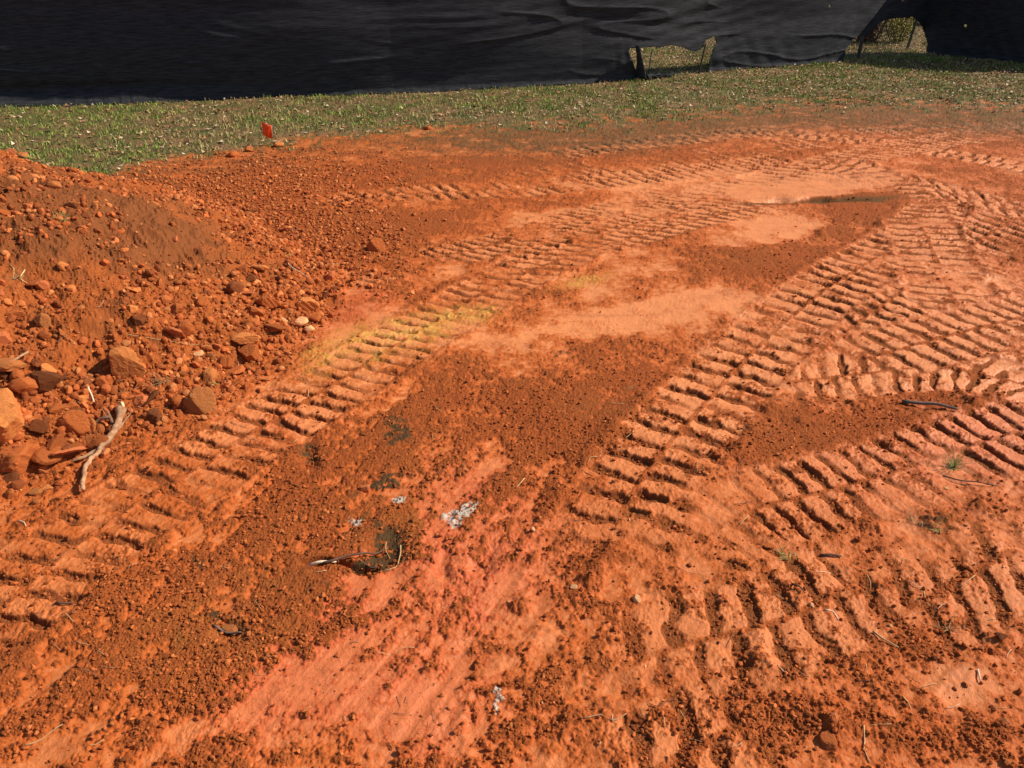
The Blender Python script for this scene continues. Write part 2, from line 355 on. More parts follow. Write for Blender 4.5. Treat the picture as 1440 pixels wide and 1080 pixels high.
# ------------------------------------------------------------------ ground sheet
def axis_lines(fine_a, fine_b, n, outer_a, outer_b, k):
    f = np.linspace(fine_a, fine_b, n)
    st = f[1]-f[0]
    def grow(span, k):
        # geometric growth from st to cover span
        r = 1.0001
        lo, hi = 1.0001, 3.0
        for _ in range(60):
            r = (lo+hi)/2
            if st*(r**k-1)/(r-1) > span: hi = r
            else: lo = r
        return np.cumsum(st*r**np.arange(k))
    L = fine_a - grow(fine_a-outer_a, k)[::-1]; Rr = fine_b + grow(outer_b-fine_b, k)
    return np.concatenate([L, f, Rr])
def build_ground():
    sl_ = axis_lines(-1.42, 1.42, 1780, -60, 60, 60)
    vv = np.linspace(1135, 58, 1010)
    yrow = np.array([P(720, q)[1] for q in vv])
    y0, y1 = yrow[0], yrow[-1]
    near = y0 - np.cumsum(.003*1.16**np.arange(52)); near = near[near > -80][::-1]
    farr = y1 + np.cumsum((yrow[-1]-yrow[-2])*1.06**np.arange(80)); farr = farr[farr < 900]
    ys = np.concatenate([near, yrow, farr])
    wz = .665*(cP*np.maximum(ys, .4)+.8)
    X = sl_[None, :]*wz[:, None]; Y = np.repeat(ys[:, None], len(sl_), 1)
    nr, nc = X.shape
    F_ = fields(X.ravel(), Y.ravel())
    V = np.stack([X.ravel(), Y.ravel(), F_['z']], 1)
    i = np.arange(nr-1)[:, None]*nc + np.arange(nc-1)[None, :]
    Fc = np.stack([i, i+1, i+nc+1, i+nc], -1).reshape(-1, 4)
    A = np.stack([F_['loose'], F_['grass'], F_['yel']], 1); B = np.stack([F_['pink'], F_['dark'], F_['white']], 1)
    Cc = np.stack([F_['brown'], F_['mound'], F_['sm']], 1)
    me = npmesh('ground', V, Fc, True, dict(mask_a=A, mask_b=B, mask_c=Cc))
    m, b, p = newmat('clay_ground')
    co = b.node('ShaderNodeTexCoord').outputs['Object']
    def at(n):
        a = b.node('ShaderNodeAttribute'); a.attribute_name = n
        s = b.node('ShaderNodeSeparateColor'); b.l(a.outputs['Color'], s.inputs[0]); return s.outputs
    a1, a2, a3 = at('mask_a'), at('mask_b'), at('mask_c')
    nb = b.noise(2.2, 6, .65, co); nm = b.noise(14, 6, .7, co); nf = b.noise(110, 4, .7, co); nx = b.noise(320, 3, .7, co)
    clay = b.mix(b.ramp(nm, .35, .68), CLAY, ORANGE)
    clay = b.mix(b.math('MULTIPLY', a2[0], b.ramp(nb, .25, .6)), clay, CLAY_P)
    clay = b.mix(b.math('MULTIPLY', b.ramp(nf, .52, .75), .5), clay, (.40, .12, .04))
    mpg = b.node('ShaderNodeMapping'); mpg.inputs['Rotation'].default_value = (0, 0, R(-62)); mpg.inputs['Scale'].default_value = (1.2, 22, 1); b.l(co, mpg.inputs[0])
    nst = b.noise(1.0, 6, .7, mpg.outputs[0])
    clay = b.mix(b.math('MULTIPLY', a3[2], .85), clay, (.80, .285, .100))  # smeared clay is paler; part of its sheen is painted into this colour
    clay = b.mix(b.math('MULTIPLY', b.math('MULTIPLY', a3[2], a2[0]), .8), clay, (.62, .150, .058))
    clay = b.mix(b.math('MULTIPLY', b.ramp(nst, .52, .68), .35), clay, (.40, .10, .028))
    clay = b.mix(b.math('MULTIPLY', b.ramp(b.noise(5, 7, .75, co), .54, .68), .5), clay, (.34, .085, .022))
    lo = b.mix(b.ramp(nf, .35, .70), LOOSEC, LOOSE2)
    lo = b.mix(b.math('MULTIPLY', b.ramp(nx, .60, .80), .6), lo, (.55, .19, .07))
    lo = b.mix(b.math('MULTIPLY', b.ramp(nb, .45, .75), .45), lo, (.24, .085, .022))
    lo = b.mix(b.math('MULTIPLY', a3[1], .30), lo, (.46, .125, .030))
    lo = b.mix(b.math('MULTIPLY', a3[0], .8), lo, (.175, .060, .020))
    # crumbly edge between the two, broken by fine noise
    edge = b.ramp(b.math('ADD', a1[0], b.math('MULTIPLY', b.math('SUBTRACT', nf, .5), 1.1)), .12, .88)
    c = b.mix(edge, clay, lo)
    c = b.mix(b.math('MULTIPLY', b.math('MULTIPLY', a1[2], .58), b.ramp(nm, .3, .6)), c, YELC)
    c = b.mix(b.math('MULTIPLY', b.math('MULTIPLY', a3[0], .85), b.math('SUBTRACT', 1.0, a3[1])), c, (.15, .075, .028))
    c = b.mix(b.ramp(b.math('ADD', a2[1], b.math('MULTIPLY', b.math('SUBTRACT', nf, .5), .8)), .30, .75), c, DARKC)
    gr = b.mix(b.ramp(b.noise(3.5, 6, .7, co), .42, .6), (.085, .10, .025), (.22, .125, .06))
    gr = b.mix(b.ramp(nf, .45, .7), gr, (.10, .07, .032))
    c = b.mix(a1[1], c, gr)
    c = b.mix(b.math('MULTIPLY', a2[2], .85), c, (.55, .50, .42))
    b.l(c, p.inputs['Base Color'])
    rg = b.mix(edge, (.58, .58, .58), (.95, .95, .95)); rg = b.mix(a1[1], rg, (.95, .95, .95))
    rg = b.mix(b.math('MULTIPLY', b.math('MAXIMUM', a2[0], b.math('MULTIPLY', a3[2], .6)), b.math('SUBTRACT', 1.0, edge)), rg, (.24, .24, .24))
    b.l(rg, p.inputs['Roughness']); b.l(b.math('ADD', .16, b.math('MULTIPLY', a3[2], .22)), p.inputs['Specular IOR Level'])
    bp = b.node('ShaderNodeBump'); bp.inputs['Strength'].default_value = .9; bp.inputs['Distance'].default_value = .005
    hh = b.math('MULTIPLY', b.math('ADD', b.math('MULTIPLY', nf, .8), b.math('MULTIPLY', nx, .5)), b.ramp(edge, -2.6, 1))
    b.l(hh, bp.inputs['Height']); b.l(bp.outputs[0], p.inputs['Normal'])
    o = link('ground', me, m); tag(o, kind='structure')
    return o
build_ground()

# ------------------------------------------------------------------ rocks and clods
def ico(sub):
    t = (1+5**.5)/2
    V = [(-1,t,0),(1,t,0),(-1,-t,0),(1,-t,0),(0,-1,t),(0,1,t),(0,-1,-t),(0,1,-t),(t,0,-1),(t,0,1),(-t,0,-1),(-t,0,1)]
    V = [np.array(q)/np.linalg.norm(q) for q in V]
    F = [(0,11,5),(0,5,1),(0,1,7),(0,7,10),(0,10,11),(1,5,9),(5,11,4),(11,10,2),(10,7,6),(7,1,8),(3,9,4),(3,4,2),(3,2,6),(3,6,8),(3,8,9),(4,9,5),(2,4,11),(6,2,10),(8,6,7),(9,8,1)]
    for _ in range(sub):
        c = {}; N = []
        def mid(a, b):
            k = (min(a, b), max(a, b))
            if k not in c:
                q = V[a]+V[b]; V.append(q/np.linalg.norm(q)); c[k] = len(V)-1
            return c[k]
        for a, b_, d in F:
            x, y, z = mid(a, b_), mid(b_, d), mid(d, a)
            N += [(a, x, z), (b_, y, x), (d, z, y), (x, y, z)]
        F = N
    return np.array(V), np.array(F)
def rockshape(sub, seed, planes=11, rough=.05, flat=1.0):
    r = np.random.default_rng(seed); V, F = ico(sub)
    N = r.normal(size=(planes, 3)); N /= np.linalg.norm(N, axis=1)[:, None]
    D = r.uniform(.50, 1.0, planes)
    q = V@N.T; rad = np.where(q > .05, D[None, :]/np.maximum(q, .05), 9).min(1); rad = np.minimum(rad, 1.15)
    V = V*rad[:, None]
    if sub > 1:
        a = V[:, 0]*3+seed; b_ = V[:, 1]*3+V[:, 2]*2.3
        V *= (1+rough*(pn(a, b_, 3)+.6*pn(a*2.7, b_*2.7, 5)+.5*pn(a*7, b_*7, 7)))[:, None]
    V[:, 2] *= flat
    return V, F
M_ROCK = tomat('clay_clod', (.50, .135, .034), (.36, .09, .022), 22, .9, .8, 160, .2, .004)
M_ROCK_O = tomat('ochre_stone', (.60, .215, .058), (.50, .145, .035), 18, .85, .8, 140, .3, .004)
M_ROCK_P = tomat('pale_stone', (.68, .38, .18), (.56, .25, .10), 16, .8, .5, 140, .3)
M_ROCK_D = tomat('dark_clod', (.26, .075, .022), (.17, .05, .016), 22, .95, .9, 160, .2, .004)
M_ROCK_R = tomat('red_slab', (.50, .135, .042), (.42, .11, .034), 26, .85, .3, 200, .3)
protos = []
for k in range(10):
    V, F = rockshape(3 if k < 5 else 2, 100+k, 8+k % 4, .055, 1 if k % 3 else .55)
    protos.append(npmesh('clod', V, F, False))
protos_m = {}
def protomesh(k, mat):
    key = (k, mat.name)
    if key not in protos_m:
        me = protos[k].copy(); me.materials.clear(); me.materials.append(mat); protos_m[key] = me
    return protos_m[key]
def rock(u, v, wpx, asp, tilt, rotz, k, mat, name, label, cat, group=None, flat=.75, sink=.25, ry=None):
    """width in photo pixels"""
    p = onsurf(u, v+wpx*asp*.18)
    zc = p.y*cP + (CAM_H-p.z)*sP
    r = wpx/FPX*zc/2
    me = protomesh(k, mat)
    o = link(name, me)
    o.scale = (r*1.08, r*max(asp*1.2, .5), r*flat); o.rotation_euler = (tilt, tilt*.4 if ry is None else R(ry), R(rotz))
    o.location = (p.x, p.y, p.z + r*flat*(1-2*sink)*.6)
    return tag(o, label, cat, group)
# the ones that can be told apart
rock(176,520,52,.55,R(-12),0,0,M_ROCK_O,'boulder','large ochre clay lump standing tilted at the foot of the dirt mound','rock',flat=1.5,sink=.25,ry=36)
rock(286,570,50,.7,R(6),5,1,M_ROCK_O,'boulder','rounded ochre stone lying alone beside small green weeds at the mound foot','rock',sink=.1)
rock(4,592,92,1.1,R(-20),20,2,M_ROCK_O,'boulder','biggest rough orange lump cut by the left edge of the photo','rock',flat=.9,sink=.15)
rock(102,632,46,1.15,R(-30),10,3,M_ROCK_R,'stone_slab','smooth flat red slab leaning just left of the forked branch','rock',flat=.45,sink=.1)
rock(30,648,54,.8,R(0),0,4,M_ROCK,'boulder','squat red clod at the left edge below the biggest lump','rock')
rock(68,645,38,.9,R(10),60,5,M_ROCK,'boulder','knobbly brown clod between the red slab and the squat clod','rock')
rock(14,514,60,.45,R(-8),-5,6,M_ROCK_O,'boulder','long ochre lump under the pale stick at the left edge','rock',flat=.5)
rock(62,535,54,.8,R(-20),-30,7,M_ROCK_D,'boulder','dark half buried clod right of the pale stick','rock',flat=.6)
rock(38,540,40,.7,R(-10),10,8,M_ROCK,'boulder','small brown clod wedged below the pale stick','rock')
rock(108,598,46,.6,R(0),10,1,M_ROCK,'boulder','wide clod directly above the smooth flat red slab','rock')
rock(84,578,26,.7,R(5),20,0,M_ROCK,'boulder','small bright red clod above and left of the wide clod','rock')
rock(50,598,24,.8,R(5),80,9,M_ROCK,'boulder','small clod in the shade right of the biggest orange lump','rock')
rock(62,612,30,.8,R(5),10,2,M_ROCK_D,'boulder','dark clod in the pile left of the smooth red slab','rock')
rock(370,385,32,.36,R(-14),-20,6,M_ROCK_O,'flat_stone','flat pale orange stone jutting out high on the right flank of the mound','rock',flat=.4)
rock(343,402,26,.36,R(-6),-5,3,M_ROCK_O,'flat_stone','upper one of two stacked flat stones on the mound flank','rock',flat=.4)
rock(345,412,22,.4,R(-4),-5,9,M_ROCK_R,'flat_stone','lower one of two stacked flat stones on the mound flank','rock',flat=.45)
rock(378,428,34,.7,R(-30),-40,4,M_ROCK,'flat_stone','tilted red slab right of the two stacked flat stones','rock',flat=.45)
rock(358,440,34,.7,R(-30),-60,7,M_ROCK,'flat_stone','long red slab leaning below the two stacked flat stones','rock',flat=.4)
rock(420,449,20,1.1,R(-10),60,5,M_ROCK_P,'pale_stone','pale cream stone at the right foot of the mound','stone')
rock(435,462,16,.7,R(0),20,8,M_ROCK_P,'pale_stone','small whitish stone just below the pale cream stone','stone')
rock(397,448,12,1,R(0),70,1,M_ROCK_P,'pale_stone','small cream pebble left of the pale cream stone','stone')
rock(345,478,36,.8,R(-10),0,0,M_ROCK_O,'boulder','yellowish lump among gravel on the lower right of the mound','rock')
rock(352,497,36,.8,R(-25),-30,2,M_ROCK,'boulder','red brown lump right under the yellowish lump','rock')
rock(335,520,24,1.1,R(-10),10,3,M_ROCK,'boulder','upright red clod near the mound foot above the weeds','rock')
rock(390,462,30,.8,R(-20),-40,9,M_ROCK,'boulder','slanted red clod left of the cream stone','rock')
rock(433,430,28,.9,R(-10),-60,4,M_ROCK_O,'boulder','orange clod behind the cream stone','rock')
rock(447,445,22,1,R(-10),0,6,M_ROCK,'boulder','red clod right of the cream stone at the outermost mound foot','rock')
rock(278,497,14,1,R(0),30,5,M_ROCK_P,'pale_stone','single peach coloured pebble low on the mound','stone')
rock(16,216,20,.8,R(0),0,1,M_ROCK_R,'boulder','smooth red stone on the mound top at the left edge','rock')
rock(34,219,26,.4,R(10),-40,6,M_ROCK_O,'flat_stone','pale slanting slab on the very top of the mound','rock',flat=.5)
rock(184,276,22,.4,R(0),-20,3,M_ROCK_O,'flat_stone','flat light stone on the mound crest where grass begins','rock',flat=.4)
rock(105,290,24,.45,R(0),-20,7,M_ROCK_O,'flat_stone','ochre stone just above the small green tuft on the mound','rock',flat=.5)
rock(75,258,18,.7,R(0),10,8,M_ROCK_O,'boulder','yellowish stone near the mound top','rock')
rock(123,308,13,.9,R(0),10,2,M_ROCK_D,'boulder','dark round clod right of the small green tuft','rock')
rock(22,442,24,.8,R(-10),0,0,M_ROCK,'boulder','red clod beside the tangled roots at left','rock')
rock(52,396,22,.9,R(-10),40,3,M_ROCK,'boulder','brown clod below the upper root tangle','rock')
rock(530,352,30,.5,R(0),0,1,M_ROCK,'boulder','lone brown clod on bare soil right of the mound','rock')
rock(352,210,13,.7,R(0),10,2,M_ROCK_O,'boulder','orange clod on the grass left of the orange flag','rock')
rock(391,203,14,.8,R(0),50,5,M_ROCK_O,'boulder','orange clod on the grass right of the orange flag','rock')
rock(328,217,17,.7,R(0),50,8,M_ROCK,'boulder','red clod on the grass edge furthest left of the flag','rock')
rock(602,179,11,.7,R(0),50,8,M_ROCK,'boulder','small orange clod lying alone on the grass right of the flag','rock')
rock(1166,1035,22,1.2,R(0),0,4,M_ROCK,'boulder','rounded red clod half sunk in the bottom right soil','rock')
rock(806,824,10,.8,R(0),0,5,M_ROCK_P,'pebble','pale pebble at the lower end of the middle track','stone')
rock(895,842,13,.8,R(0),0,1,M_ROCK_P,'pebble','pinkish pebble among the faint track marks','stone')
rock(1140,854,8,.8,R(0),0,1,M_ROCK_P,'pebble','cream chip on the soil below the lower right track','stone')
rock(1252,881,6,.8,R(0),0,2,M_ROCK_P,'pebble','white chip left of the dry straw tuft','stone')
rock(1267,881,4,.8,R(0),0,3,M_ROCK_P,'pebble','tiny white chip nearest the dry straw tuft','stone')
rock(1330,690,6,.8,R(0),0,3,M_ROCK_P,'pebble','pale chip just under the green grass tuft','stone')
rock(1083,768,17,.5,R(0),10,6,M_ROCK,'flat_stone','flat reddish chip at the near rim of the lower right track','stone',flat=.5)
rock(1405,899,17,.7,R(0),10,0,M_ROCK_D,'boulder','dark clod near the bottom right edge','rock')
rock(1384,894,9,.7,R(0),10,1,M_ROCK_D,'boulder','smaller dark clod beside the one at the bottom right edge','rock')
rock(1314,926,9,.7,R(0),10,2,M_ROCK_D,'boulder','brown pebble below the dry straw tuft','stone')
rock(325,878,24,.6,R(-10),-20,3,M_ROCK_O,'boulder','orange clod in the dark loose soil at lower left','rock')
rock(515,687,15,.6,R(0),10,4,M_ROCK_R,'boulder','pink red clod at the left end of the black stain','rock')
rock(50,690,17,.7,R(0),0,5,M_ROCK_O,'pebble','round orange pebble below the squat clod','stone')
rock(66,687,15,.9,R(0),0,0,M_ROCK_O,'pebble','rounded orange pebble left of the branch tip','stone')

# clods that cannot be told apart: mound skirt and flank
def clods(n, region, smin, smax, label, cat, group, mats, name='dirt_clod', seed=1):
    r = np.random.default_rng(seed); made = 0
    while made < n:
        u = r.uniform(region[0], region[2]); v = r.uniform(region[1], region[3])
        p = onsurf(u, v); md = mound_h(np.array([p.x]), np.array([p.y]))[1][0]
        if region[4] == 'skirt' and not (-.03 < md < .42): continue
        if region[4] == 'flank' and md < .3: continue
        if region[4] == 'flat' and md > -.05: continue
        s = smin*(smax/smin)**(r.random()**2.2)
        mat = mats[int(r.integers(len(mats)))]
        o = link(name, protomesh(int(r.integers(10)), mat))
        o.scale = (s*r.uniform(.8, 1.3), s*r.uniform(.7, 1.1), s*r.uniform(.6, 1.05))
        o.rotation_euler = (r.uniform(-1.1, 1.1), r.uniform(-1.1, 1.1), r.uniform(0, 6.28)); o.location = (p.x, p.y, p.z+s*.12)
        tag(o, label, cat, group); made += 1
clods(150, (0,380,480,700,'skirt'), .012, .042, 'small red clod in the rubble band along the foot of the mound', 'clod', 'clods along the mound foot', [M_ROCK, M_ROCK, M_ROCK_O, M_ROCK_R, M_ROCK_D], seed=2)
clods(45, (0,215,440,520,'flank'), .010, .034, 'small red clod scattered on the slope of the mound', 'clod', 'clods scattered on the mound slope', [M_ROCK, M_ROCK_O, M_ROCK_R], seed=3)
clods(45, (190,225,560,400,'flat'), .009, .022, 'small clod on the crumbly soil between the mound and the grass', 'clod', 'clods between mound and grass', [M_ROCK, M_ROCK_R], seed=4)
clods(45, (700,560,1440,1070,'flat'), .003, .008, 'tiny soil pebble lying loose on the tracked clay at right', 'pebble', 'pebbles on the clay at right', [M_ROCK, M_ROCK_O, M_ROCK_D, M_ROCK_R, M_ROCK_P], 'pebble', seed=5)

# ------------------------------------------------------------------ rubble and crumbs (uncountable)
def scatter(name, N, sampler, smin, smax, pw, sub, palette, tagtext, seed, lift=.25, chunk=None):
    r = np.random.default_rng(seed)
    X, Y, S = sampler(r, N, smin, smax, pw)
    Z = H(X, Y)
    shapes = [rockshape(sub, 300+seed*10+k, 8, 0, .8) for k in range(6)]
    Vs, Fs, Cs = [], [], []; off = 0
    pal = np.array(palette)
    pick = r.integers(0, 6, len(X)); ci = r.integers(0, len(pal), len(X)); br = r.uniform(.7, 1.25, len(X))
    ang = r.uniform(0, 6.28, len(X)); tl = r.uniform(-1.3, 1.3, len(X))
    sc = np.stack([r.uniform(.75, 1.3, len(X)), r.uniform(.65, 1.1, len(X)), r.uniform(.65, 1.15, len(X))], 1)*S[:, None]
    for k in range(6):
        q = np.nonzero(pick == k)[0]
        if len(q) == 0: continue
        V, F = shapes[k]; nv = len(V)
        W = V[None]*sc[q][:, None, :]
        ct, s_t = np.cos(tl[q])[:, None], np.sin(tl[q])[:, None]
        yy = W[..., 1]*ct - W[..., 2]*s_t; zz = W[..., 1]*s_t + W[..., 2]*ct
        ca, sa = np.cos(ang[q])[:, None], np.sin(ang[q])[:, None]
        xx = W[..., 0]*ca - yy*sa; y2 = W[..., 0]*sa + yy*ca
        O = np.stack([xx+X[q][:, None], y2+Y[q][:, None], zz+(Z[q]+S[q]*lift)[:, None]], -1).reshape(-1, 3)
        Vs.append(O); Fs.append((F[None]+(np.arange(len(q))*nv)[:, None, None]).reshape(-1, 3)+off); off += len(O)
        Cs.append(np.repeat(pal[ci[q]]*br[q][:, None], nv, 0))
    me = npmesh(name, np.concatenate(Vs), np.concatenate(Fs), False, dict(tint=np.concatenate(Cs)))
    o = link(name, me, M_TINT); tag(o, tagtext[0], tagtext[1], kind='stuff'); return o
M_TINT = attrmat('soil_crumbs', .95)
def frame_points(r, n, u0, u1, v0, v1):
    u = r.uniform(u0, u1, n); v = r.uniform(v0, v1, n)
    b = (u-720)/FPX; a = (540-v)/FPX; t = CAM_H/(sP-cP*a)
    return b*t, (cP+sP*a)*t
def s_loose(r, N, smin, smax, pw):
    X, Y = frame_points(r, N*3, -240, 1700, 150, 1140)
    S = smin*(smax/smin)**(r.random(len(X))**pw)
    F_ = fields(X, Y); pr = np.clip(F_['loose']*1.1-.12, 0.035, 1)*sst(-.55, .35, fbm(X, Y, 3, 3, 171))*(1-F_['grass'])*(1-.5*F_['mound'])
    # sizes are real; farther crumbs smaller than a pixel are pointless, so keep only larger ones there
    zc = Y*cP+.8
    pr = pr*np.where(S*2 > zc/769*.9, 1, .25)
    k = r.random(len(X)) < pr
    return X[k][:N], Y[k][:N], S[k][:N]
PAL = [(.34,.085,.02),(.42,.115,.03),(.28,.066,.016),(.48,.14,.04),(.38,.10,.024),(.24,.062,.016)]
scatter('soil_crumbs', 125000, s_loose, .0012, .0085, 4.2, 0, PAL, ('loose reddish brown crumbs strewn over the clay', 'soil crumbs'), 11)
def s_mound(r, N, smin, smax, pw):
    X = r.uniform(-5, -.4, N*6); Y = r.uniform(1.0, 6.1, N*6)
    md = mound_h(X, Y)[1]; n = fbm(X, Y, 2.5, 2, 121)
    pr = np.where(md > -.12, .14+1.0*np.exp(-((md-.15)/.22)**2)+.55*n+.20*sst(.5, -.6, X+2.2), 0); pr = np.where(md < .0, pr*.5, pr)
    S = smin*(smax/smin)**(r.random(len(X))**pw)
    k = r.random(len(X)) < pr; return X[k][:N], Y[k][:N], S[k][:N]
PALM = [(.42,.115,.030),(.48,.14,.040),(.34,.085,.022),(.52,.18,.06),(.40,.10,.028),(.26,.065,.018),(.36,.095,.026)]
scatter('mound_rubble', 60000, s_mound, .0028, .022, 3.2, 1, PALM, ('loose gravel of small red clods covering the dirt mound', 'rubble'), 12, .2)
def s_back(r, N, smin, smax, pw):
    X, Y = frame_points(r, N*3, 120, 700, 205, 420)
    F_ = fields(X, Y); k = (r.random(len(X)) < F_['loose']*(1-F_['grass'])*(1-F_['mound'])*sst(640, 380, topx(X, Y)[0]))
    S = smin*(smax/smin)**(r.random(len(X))**pw); return X[k][:N], Y[k][:N], S[k][:N]
scatter('soil_rubble', 12000, s_back, .004, .018, 2.0, 0, PALM[:5], ('coarse crumbs on the rough soil behind the mound', 'rubble'), 13, .2)

# ------------------------------------------------------------------ grass, fallen leaves
def blades(name, X, Y, L, wd, cols, lean, tagtext, seed, mat):
    r = np.random.default_rng(seed); n = len(X); Z = H(X, Y)
    a = r.uniform(0, 6.28, n); ln = L*r.uniform(.5, 1.3, n); la = r.uniform(0, 6.28, n); lq = lean*r.uniform(.3, 1.3, n)
    dx, dy = np.cos(a)*wd/2, np.sin(a)*wd/2
    B0 = np.stack([X-dx, Y-dy, Z-.003], 1); B1 = np.stack([X+dx, Y+dy, Z-.003], 1)
    mx = X+np.cos(la)*ln*lq*.35; my = Y+np.sin(la)*ln*lq*.35; mz = Z+ln*.6*np.sqrt(np.maximum(1-(lq*.5)**2, .1))
    M0 = np.stack([mx-dx*.7, my-dy*.7, mz], 1); M1 = np.stack([mx+dx*.7, my+dy*.7, mz], 1)
    T = np.stack([X+np.cos(la)*ln*lq, Y+np.sin(la)*ln*lq, Z+ln*np.sqrt(np.maximum(1-lq**2*.9, .03))], 1)
    V = np.stack([B0, B1, M1, M0, T], 1).reshape(-1, 3)
    i = np.arange(n)[:, None]*5
    F = np.concatenate([i+np.array([0,1,2]), i+np.array([0,2,3]), i+np.array([3,2,4])])
    me = npmesh(name, V, F, False, dict(tint=np.repeat(cols, 5, 0)))
    o = link(name, me, mat); tag(o, tagtext[0], tagtext[1], kind='stuff'); return o
M_GRASS = attrmat('grass_blades', .75)
def grass():
    r = np.random.default_rng(31)
    X = np.concatenate([r.uniform(-9, 12, 330000), r.uniform(4, 12, 60000)]); Y = np.concatenate([r.uniform(4.6, 15, 330000), r.uniform(12, 24, 60000)])
    keep = np.abs(X) < .9*(Y*cP+.8)
    X, Y = X[keep], Y[keep]
    F_ = fields(X, Y)
    n = fbm(X, Y, 1.3, 4, 131, .6); nn = fbm(X, Y, 6, 3, 135)
    k = r.random(len(X)) < F_['grass']*np.clip(.50+1.6*n+1.2*nn, .06, 1)
    X, Y, n, nn = X[k], Y[k], n[k], nn[k]; g = F_['grass'][k]
    u, v = topx(X, Y)
    green = np.clip(.26+2.6*n+1.3*nn+.35*(u < 230)*(v < 250)+.30*((u > 960) & (v > 92) & (v < 140)) + .6*blobsum(u, v, [(60,190,110,40,-10,1),(500,165,90,14,-3,1),(160,155,90,12,0,.8),(740,140,90,16,0,.6),(1110,118,80,18,0,.8),(40,160,60,12,0,.6)]) - .5*blobsum(u, v, [(330,180,90,30,0,.8),(640,165,60,16,0,.8),(230,170,60,14,0,.6)]) - .5*(1-g) - .22*((u > 150) & (u < 330)), 0, 1)
    green = np.clip(green + r.normal(0, .28, len(X)), 0, 1)[:, None]
    c = green*np.array([.17, .25, .042]) + (1-green)*np.array([.44, .31, .15])
    c = c*r.uniform(.45, 1.55, len(X))[:, None]*(1+.8*np.clip(nn, -.5, .5))[:, None]
    blades('grass', X, Y, .038, .0075, c, .75, ('short patchy winter grass between the bare soil and the black screen', 'grass'), 32, M_GRASS)
    # leaf litter
    m = 34000
    X = r.uniform(-9, 12, m*2); Y = r.uniform(5, 21, m*2)
    keep = np.abs(X) < .9*(Y*cP+.8); X, Y = X[keep], Y[keep]
    F_ = fields(X, Y); u, v = topx(X, Y)
    dens = .42+.9*sst(60, -25, v-110+(u-1100)*-.03)*sst(800, 1100, u)+.25*sst(0, .5, fbm(X, Y, 2, 3, 141)) + 1.4*(v < 98)
    k = r.random(len(X)) < dens*sst(.3, .9, F_['grass']); X, Y = X[k], Y[k]; Z = F_['z'][k]; n = len(X)
    s = r.uniform(.010, .034, n); a = r.uniform(0, 6.28, n)
    q = np.array([(-1,-.1,.1),(-.2,-.6,-.1),(1,0,.3),(-.1,.6,-.05)])
    W = q[None]*s[:, None, None]; W[..., 2] *= r.uniform(.3, 2.5, n)[:, None]
    ca, sa = np.cos(a)[:, None], np.sin(a)[:, None]
    V = np.stack([W[..., 0]*ca-W[..., 1]*sa+X[:, None], W[..., 0]*sa+W[..., 1]*ca+Y[:, None], W[..., 2]+(Z+r.uniform(.006, .022, n))[:, None]], -1).reshape(-1, 3)
    i = np.arange(n)[:, None]*4; F = np.concatenate([i+np.array([0,1,3]), i+np.array([1,2,3])])
    pal = np.array([(.38,.20,.10),(.22,.11,.055),(.52,.36,.22),(.55,.43,.30),(.16,.08,.045),(.34,.16,.07)])
    c = pal[r.integers(0, 6, n)]*r.uniform(.7, 1.3, n)[:, None]
    me = npmesh('fallen_leaves', V, F, False, dict(tint=np.repeat(c, 4, 0)))
    tag(link('fallen_leaves', me, attrmat('dry_leaf', .8)), 'dry brown leaves littered over the grass in front of the screen', 'leaf litter', kind='stuff')
grass()

# ------------------------------------------------------------------ fence with black screen
FL = [P(-900,196), P(-300,162), P(0,149), P(250,141), P(500,133), P(720,123), P(885,113), P(1010,100), P(1180,86), P(1290,73)]
FLR = [P(1289,73), P(1440,90), P(1600,97), P(2100,100)]
M_CLOTH, b_, p_ = newmat('black_woven_screen')
co_ = b_.node('ShaderNodeTexCoord').outputs['Object']
mp_ = b_.node('ShaderNodeMapping'); mp_.inputs['Scale'].default_value = (1, 1, 14); b_.l(co_, mp_.inputs[0])
nz_ = b_.noise(6, 5, .7, mp_.outputs[0])
b_.l(b_.mix(b_.ramp(nz_, .35, .7), (.020, .021, .025), (.060, .061, .070)), p_.inputs['Base Color'])
p_.inputs['Roughness'].default_value = .8; p_.inputs['Specular IOR Level'].default_value = .05
bp_ = b_.node('ShaderNodeBump'); bp_.inputs['Strength'].default_value = .35; bp_.inputs['Distance'].default_value = .004
b_.l(b_.noise(9, 6, .7, mp_.outputs[0]), bp_.inputs['Height']); b_.l(bp_.outputs[0], p_.inputs['Normal'])
M_STEEL = tomat('galvanised_steel', (.22, .22, .21), (.12, .11, .10), 12, .5, .2, 90, .5)
M_STEEL.node_tree.nodes['Principled BSDF'].inputs['Metallic'].default_value = .6
M_GPOST = tomat('green_post_paint', (.06, .10, .06), (.04, .07, .045), 20, .6, .2, 90, .4)
HOLE1 = [(884,69),(920,67),(952,65),(968,71),(980,73),(990,66),(994,56),(1004,52),(1006,60),(1001,74),(996,84),(995,125),(903,125),(896,104),(891,86)]
HOLE2 = [(1180,100),(1187,80),(1193,66),(1199,56),(1222,49),(1232,38),(1243,29),(1257,26),(1284,25),(1292,32),(1297,40),(1301,54),(1303,66),(1300,100)]
def inpoly(u, v, poly):
    ins = np.zeros(u.shape, bool); n = len(poly)
    for i in range(n):
        (x1, y1), (x2, y2) = poly[i], poly[(i+1) % n]
        ins ^= ((y1 > v) != (y2 > v)) & (u < (x2-x1)*(v-y1)/(y2-y1+1e-9)+x1)
    return ins
